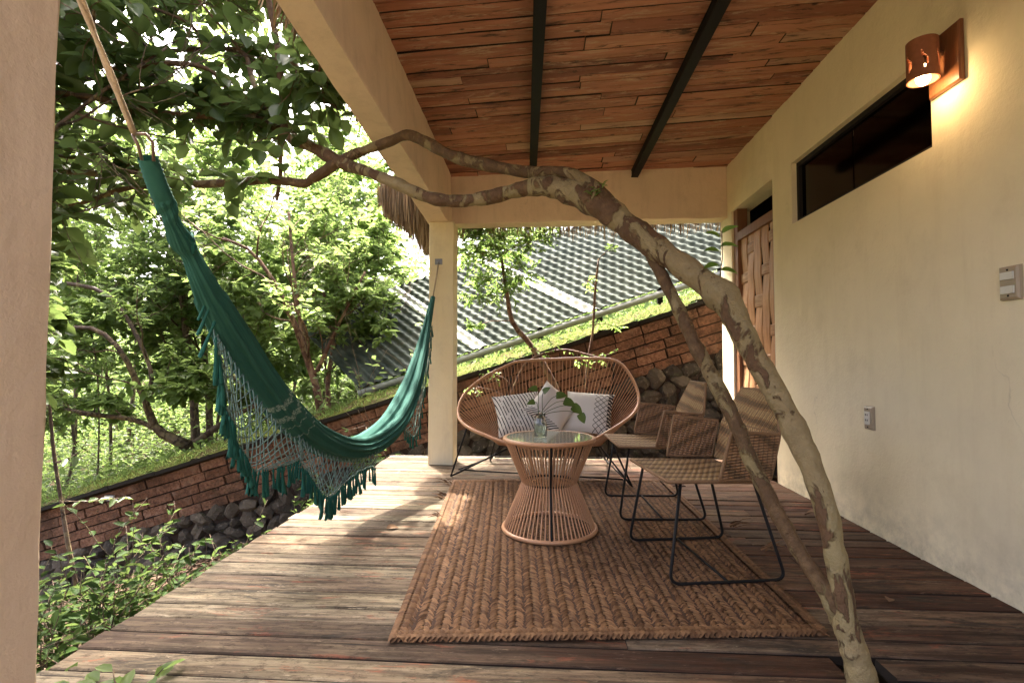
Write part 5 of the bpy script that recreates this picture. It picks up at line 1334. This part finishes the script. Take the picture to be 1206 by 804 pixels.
# lace net and tassels
def tassel_proto(k):
    r = random.Random(k); b = MB(); b.tube([(0, 0, 0), (0, 0, -.10), (0, 0, -.16), (0, 0, -.26), (.0, 0, -1)], [.05, .09, .15, .09, .17], 7); me = b.data('tassel', MT['teal'], True)
    for v in me.vertices:
        if v.co.z < -.9: v.co.x += r.uniform(-.07, .07); v.co.y += r.uniform(-.07, .07); v.co.z += r.uniform(-.10, .12)
    return me
tps = [tassel_proto(k) for k in range(5)]
for cpt, ln in (((251, 352, 1.53), .12), ((247, 345, 1.52), .09), ((256, 372, 1.57), .14)):
    link('tied_tail', tps[0], hm, Matrix.Translation(P(*cpt)) @ Euler((.1, .35, .4)).to_matrix().to_4x4() @ Matrix.Diagonal((ln*.3, ln*.3, ln, 1)))
def lace(att, edge, rows, cols, name, tl_, seed):
    r = random.Random(seed); a = smooth_path(att, cols+1); e_ = smooth_path(edge, cols+1)
    G = [[Vector(a[c]).lerp(Vector(e_[c]), (i/rows)) + Vector((r.uniform(-.006, .006), r.uniform(-.006, .006), r.uniform(-.006, .006)-.03*math.sin(math.pi*i/rows)))*(0 if i == 0 else 1) for i in range(rows+1)] for c in range(cols+1)]
    b = MB()
    for i in (rows,): b.tube([G[c][i] for c in range(cols+1)], .0028, 4)
    for sg in (1, -1):
        for c in range(-rows, cols+rows+1):
            pts_ = [G[c+sg*i][i] for i in range(rows+1) if 0 <= c+sg*i <= cols]
            if len(pts_) > 1: b.tube(pts_, .0024, 4)
    net = b.build(name, MT['netcord'], hm, True)
    for c in range(2*cols+1):
        p = G[c//2][rows].lerp(G[min(cols, c//2+1)][rows], (c % 2)*.5); L_ = tl_*r.uniform(.8, 1.2)
        link('tassel', r.choice(tps), net, Matrix.Translation(p) @ Euler((r.uniform(-.14, .14), r.uniform(-.14, .14), r.uniform(0, 6))).to_matrix().to_4x4() @ Matrix.Diagonal((L_*.46, L_*.46, L_, 1)))
def PL(l): return [list(P(*x)) for x in l]
lace(PL([(252, 375, 1.60), (266, 405, 1.68), (283, 434, 1.78), (303, 465, 1.9), (323, 491, 2.02), (343, 511, 2.15), (362, 525, 2.28)]),
     PL([(254, 398, 1.58), (262, 445, 1.62), (272, 492, 1.70), (286, 532, 1.80), (300, 552, 1.9), (328, 548, 2.0), (352, 542, 2.1)]), 5, 22, 'lace_net', .095, 1)
lace(PL([(352, 512, 2.2), (372, 528, 2.36), (392, 536, 2.5), (412, 540, 2.66), (430, 538, 2.82), (446, 530, 2.98)]),
     PL([(354, 545, 2.15), (370, 566, 2.22), (388, 584, 2.3), (402, 572, 2.42), (420, 556, 2.6), (442, 548, 2.85)]), 4, 22, 'lace_net', .095, 2)
lace(PL([(507, 365, 4.2), (502, 395, 4.05), (496, 425, 3.85), (488, 452, 3.65), (478, 478, 3.45)]),
     PL([(509, 385, 4.15), (505, 425, 4.0), (498, 470, 3.8), (490, 512, 3.6), (476, 505, 3.45)]), 5, 12, 'lace_net', .08, 3)

# ------------------------------------------------------------------ lamp, switch, socket on the house wall
lampc = PX(1117, 83, WX); lz, ly = lampc.z + .042, lampc.y
lamp = empty('wall_lamp', (WX, ly, lz)); tag(lamp, 'lit terracotta wall lamp with flame cutouts on a wooden plate', 'lamp')
t = NT('varnished plate wood'); v = t.pos(scale=(20, 20, 2.0)); n_ = t.noise(v, 3, 5, .6, .5); MT['plate'] = t.fin(t.mix(n_, (0.10, 0.035, 0.015), (0.25, 0.10, 0.04)), .4, t.bump(n_, .3, .003), .4)
b = MB(); hw, hh, th = .088, .128, .022; c_ = .006
sec = [(-hw, -hh), (hw, -hh), (hw, hh), (-hw, hh)]
vs = [(WX-.002, ly+a, lz+e_) for a, e_ in sec] + [(WX-th+c_, ly+a, lz+e_) for a, e_ in sec] + [(WX-th, ly+a*.93, lz+e_*.95) for a, e_ in sec]
fs = [(0, 1, 2, 3)] + [(k, k+4, (k+1) % 4+4, (k+1) % 4) for k in range(4)] + [(k+4, k+8, (k+1) % 4+8, (k+1) % 4+4) for k in range(4)] + [(11, 10, 9, 8)]
b.add(vs, fs); b.build('plate', MT['plate'], lamp)
SX, SR, SH = WX-.105, .058, .172; sz0 = lz-.085
b = MB(); b.tube([(WX-.02, ly, lz+.03), (SX+SR-.004, ly, lz+.035)], .011, 8); b.build('arm', MT['plate'], lamp, True)
MT['terra'] = m_simple('terracotta clay', (0.26, 0.095, 0.045), .75, 50, .4, .3, .2)
nA, nH = 72, 40
def cut(a, h):                           # wavy flame slots in the shade
    for c in np.arange(0, 2*math.pi, math.pi/3):
        f = (h-.035)/.085
        if 0 < f < 1:
            mid = c + .17*math.sin(f*5.2); w = .16*math.sin(math.pi*f**.8)**.8*(1-.45*f)
            if abs((a-mid+math.pi) % (2*math.pi)-math.pi) < w: return True
    return False
vs, fs = [], []
for rad in (SR, SR-.006):
    for i in range(nH+1):
        h = SH*i/nH
        for k in range(nA): a = 2*math.pi*k/nA; vs.append((SX+rad*math.cos(a), ly+rad*math.sin(a), sz0+h))
off = (nH+1)*nA; solid = [[not cut(2*math.pi*(k+.5)/nA, SH*(i+.5)/nH) for k in range(nA)] for i in range(nH)]
for i in range(nH):
    for k in range(nA):
        a0, a1, b0, b1 = i*nA+k, i*nA+(k+1) % nA, (i+1)*nA+k, (i+1)*nA+(k+1) % nA
        if solid[i][k]:
            fs += [(a0, a1, b1, b0), (off+a0, off+b0, off+b1, off+a1)]
            if not solid[i][k-1]: fs.append((a0, b0, off+b0, off+a0))
            if not solid[i][(k+1) % nA]: fs.append((a1, off+a1, off+b1, b1))
            if i == 0 or not solid[i-1][k]: fs.append((a0, off+a0, off+a1, a1))
            if i == nH-1 or not solid[i+1][k]: fs.append((b0, b1, off+b1, off+b0))
k0 = len(vs); vs += [(SX, ly, sz0+SH-.001)]; fs += [(nH*nA+k, nH*nA+(k+1) % nA, k0) for k in range(nA)]
b = MB(); b.add(vs, fs); b.build('lamp_shade', MT['terra'], lamp)
t = NT('glowing bulb glass'); t.b.inputs['Emission Color'].default_value = (1.0, .72, .38, 1); t.b.inputs['Emission Strength'].default_value = 6.0; MT['bulb'] = t.fin((.9, .8, .6), .3)
lathe([(.0005, -.048), (.014, -.045), (.024, -.032), (.027, -.018), (.022, 0), (.014, .016), (.012, .04), (.0005, .04)], (SX, ly, sz0+.030), 16).build('bulb', MT['bulb'], lamp, True)
lathe([(.0005, .04), (.015, .04), (.015, .075), (.0005, .075)], (SX, ly, sz0+.030), 12).build('socket', MT['steel'], lamp, True)
ld = bpy.data.lights.new('lamp_light', 'POINT'); ld.energy = .24; ld.color = (1.0, .66, .34); ld.shadow_soft_size = .02
lo = bpy.data.objects.new('lamp_light', ld); COL.objects.link(lo); lo.location = (SX, ly, sz0-.030); par(lo, lamp)
MT['plastic'] = m_simple('taupe switch plastic', (0.34, 0.27, 0.18), .4, 30, .15, .05, .4); MT['ivory'] = m_simple('ivory plastic', (0.62, 0.60, 0.52), .35, 30, .1, .05, .4)
def plate(name, label, cat, c, w, h, inserts):
    b = MB(); sec = [(-w/2, -h/2), (w/2, -h/2), (w/2, h/2), (-w/2, h/2)]
    vs = [(WX-.001, c.y+a, c.z+e_) for a, e_ in sec] + [(WX-.012, c.y+a*.97, c.z+e_*.97) for a, e_ in sec] + [(WX-.018, c.y+a*.78, c.z+e_*.84) for a, e_ in sec]
    fs = [(0, 1, 2, 3)] + [(k, k+4, (k+1) % 4+4, (k+1) % 4) for k in range(4)] + [(k+4, k+8, (k+1) % 4+8, (k+1) % 4+4) for k in range(4)] + [(11, 10, 9, 8)]
    b.add(vs, fs); o = b.build(name, MT['plastic']); tag(o, label, cat)
    for nm, a0, a1, z0_, z1_, mat in inserts:
        b = MB(); d_ = .003 if nm == 'slot' else .006
        b.box((WX-.018-d_-(.0025 if nm == 'slot' else 0), c.y+a0, c.z+z0_), (WX-.016, c.y+a1, c.z+z1_)); b.build(nm, mat, o)
plate('light_switch', 'double light switch with two ivory rockers at the right edge of the wall', 'switch', PX(1193, 333, WX), .085, .128,
      [('rocker', -.026, .026, .012, .040, MT['ivory']), ('rocker', -.026, .026, -.040, -.012, MT['ivory'])])
so = PX(1026, 492, WX)
plate('wall_socket', 'single electric socket low on the cream wall behind the tree', 'socket', so, .072, .125,
      [('faceplate', -.019, .019, -.034, .034, MT['ivory'])])
for dz_ in (-.016, .012):
    for dy_ in (-.007, .007):
        b = MB(); b.box((WX-.0255, so.y+dy_-.002, so.z+dz_), (WX-.0235, so.y+dy_+.002, so.z+dz_+.010)); o = b.build('slot', MT['steel'], bpy.data.objects['wall_socket'])
scr = MB(); scr.tube([(0, 0, 0), (-.0025, 0, 0)], .0035, 10); scr_me = scr.data('screw', MT['steel'])
for nm in ('light_switch', 'wall_socket'):
    o = bpy.data.objects[nm]; c = PX(1193, 333, WX) if nm == 'light_switch' else so
    for sg in (-1, 1): link('screw', scr_me, o, Matrix.Translation((WX-.0178, c.y, c.z+sg*.048)))
# dry fallen leaves and twigs on the boards
rng = random.Random(55); dl = [leaf_proto(60+k, m_simple('dry fallen leaf', (0.16, 0.09, 0.045), .8)) for k in range(2)]
for i, (x, y, ln, lab) in enumerate([(455, 622, .07, 'dark dry leaf lying on the deck left of the rug'), (1047, 708, .05, 'curled dry leaf on the boards right of the trunk'), (948, 606, .09, 'dry curled leaf standing by the wall behind the trunk')]):
    p = PZ(x, y, .008); o = link('dry_leaf', dl[i % 2], None, leaf_matrix((p, (rng.gauss(0, 1), rng.gauss(0, 1), .15 if i < 2 else 1.2), (0, -.3, 1), ln))); tag(o, lab, 'leaf')
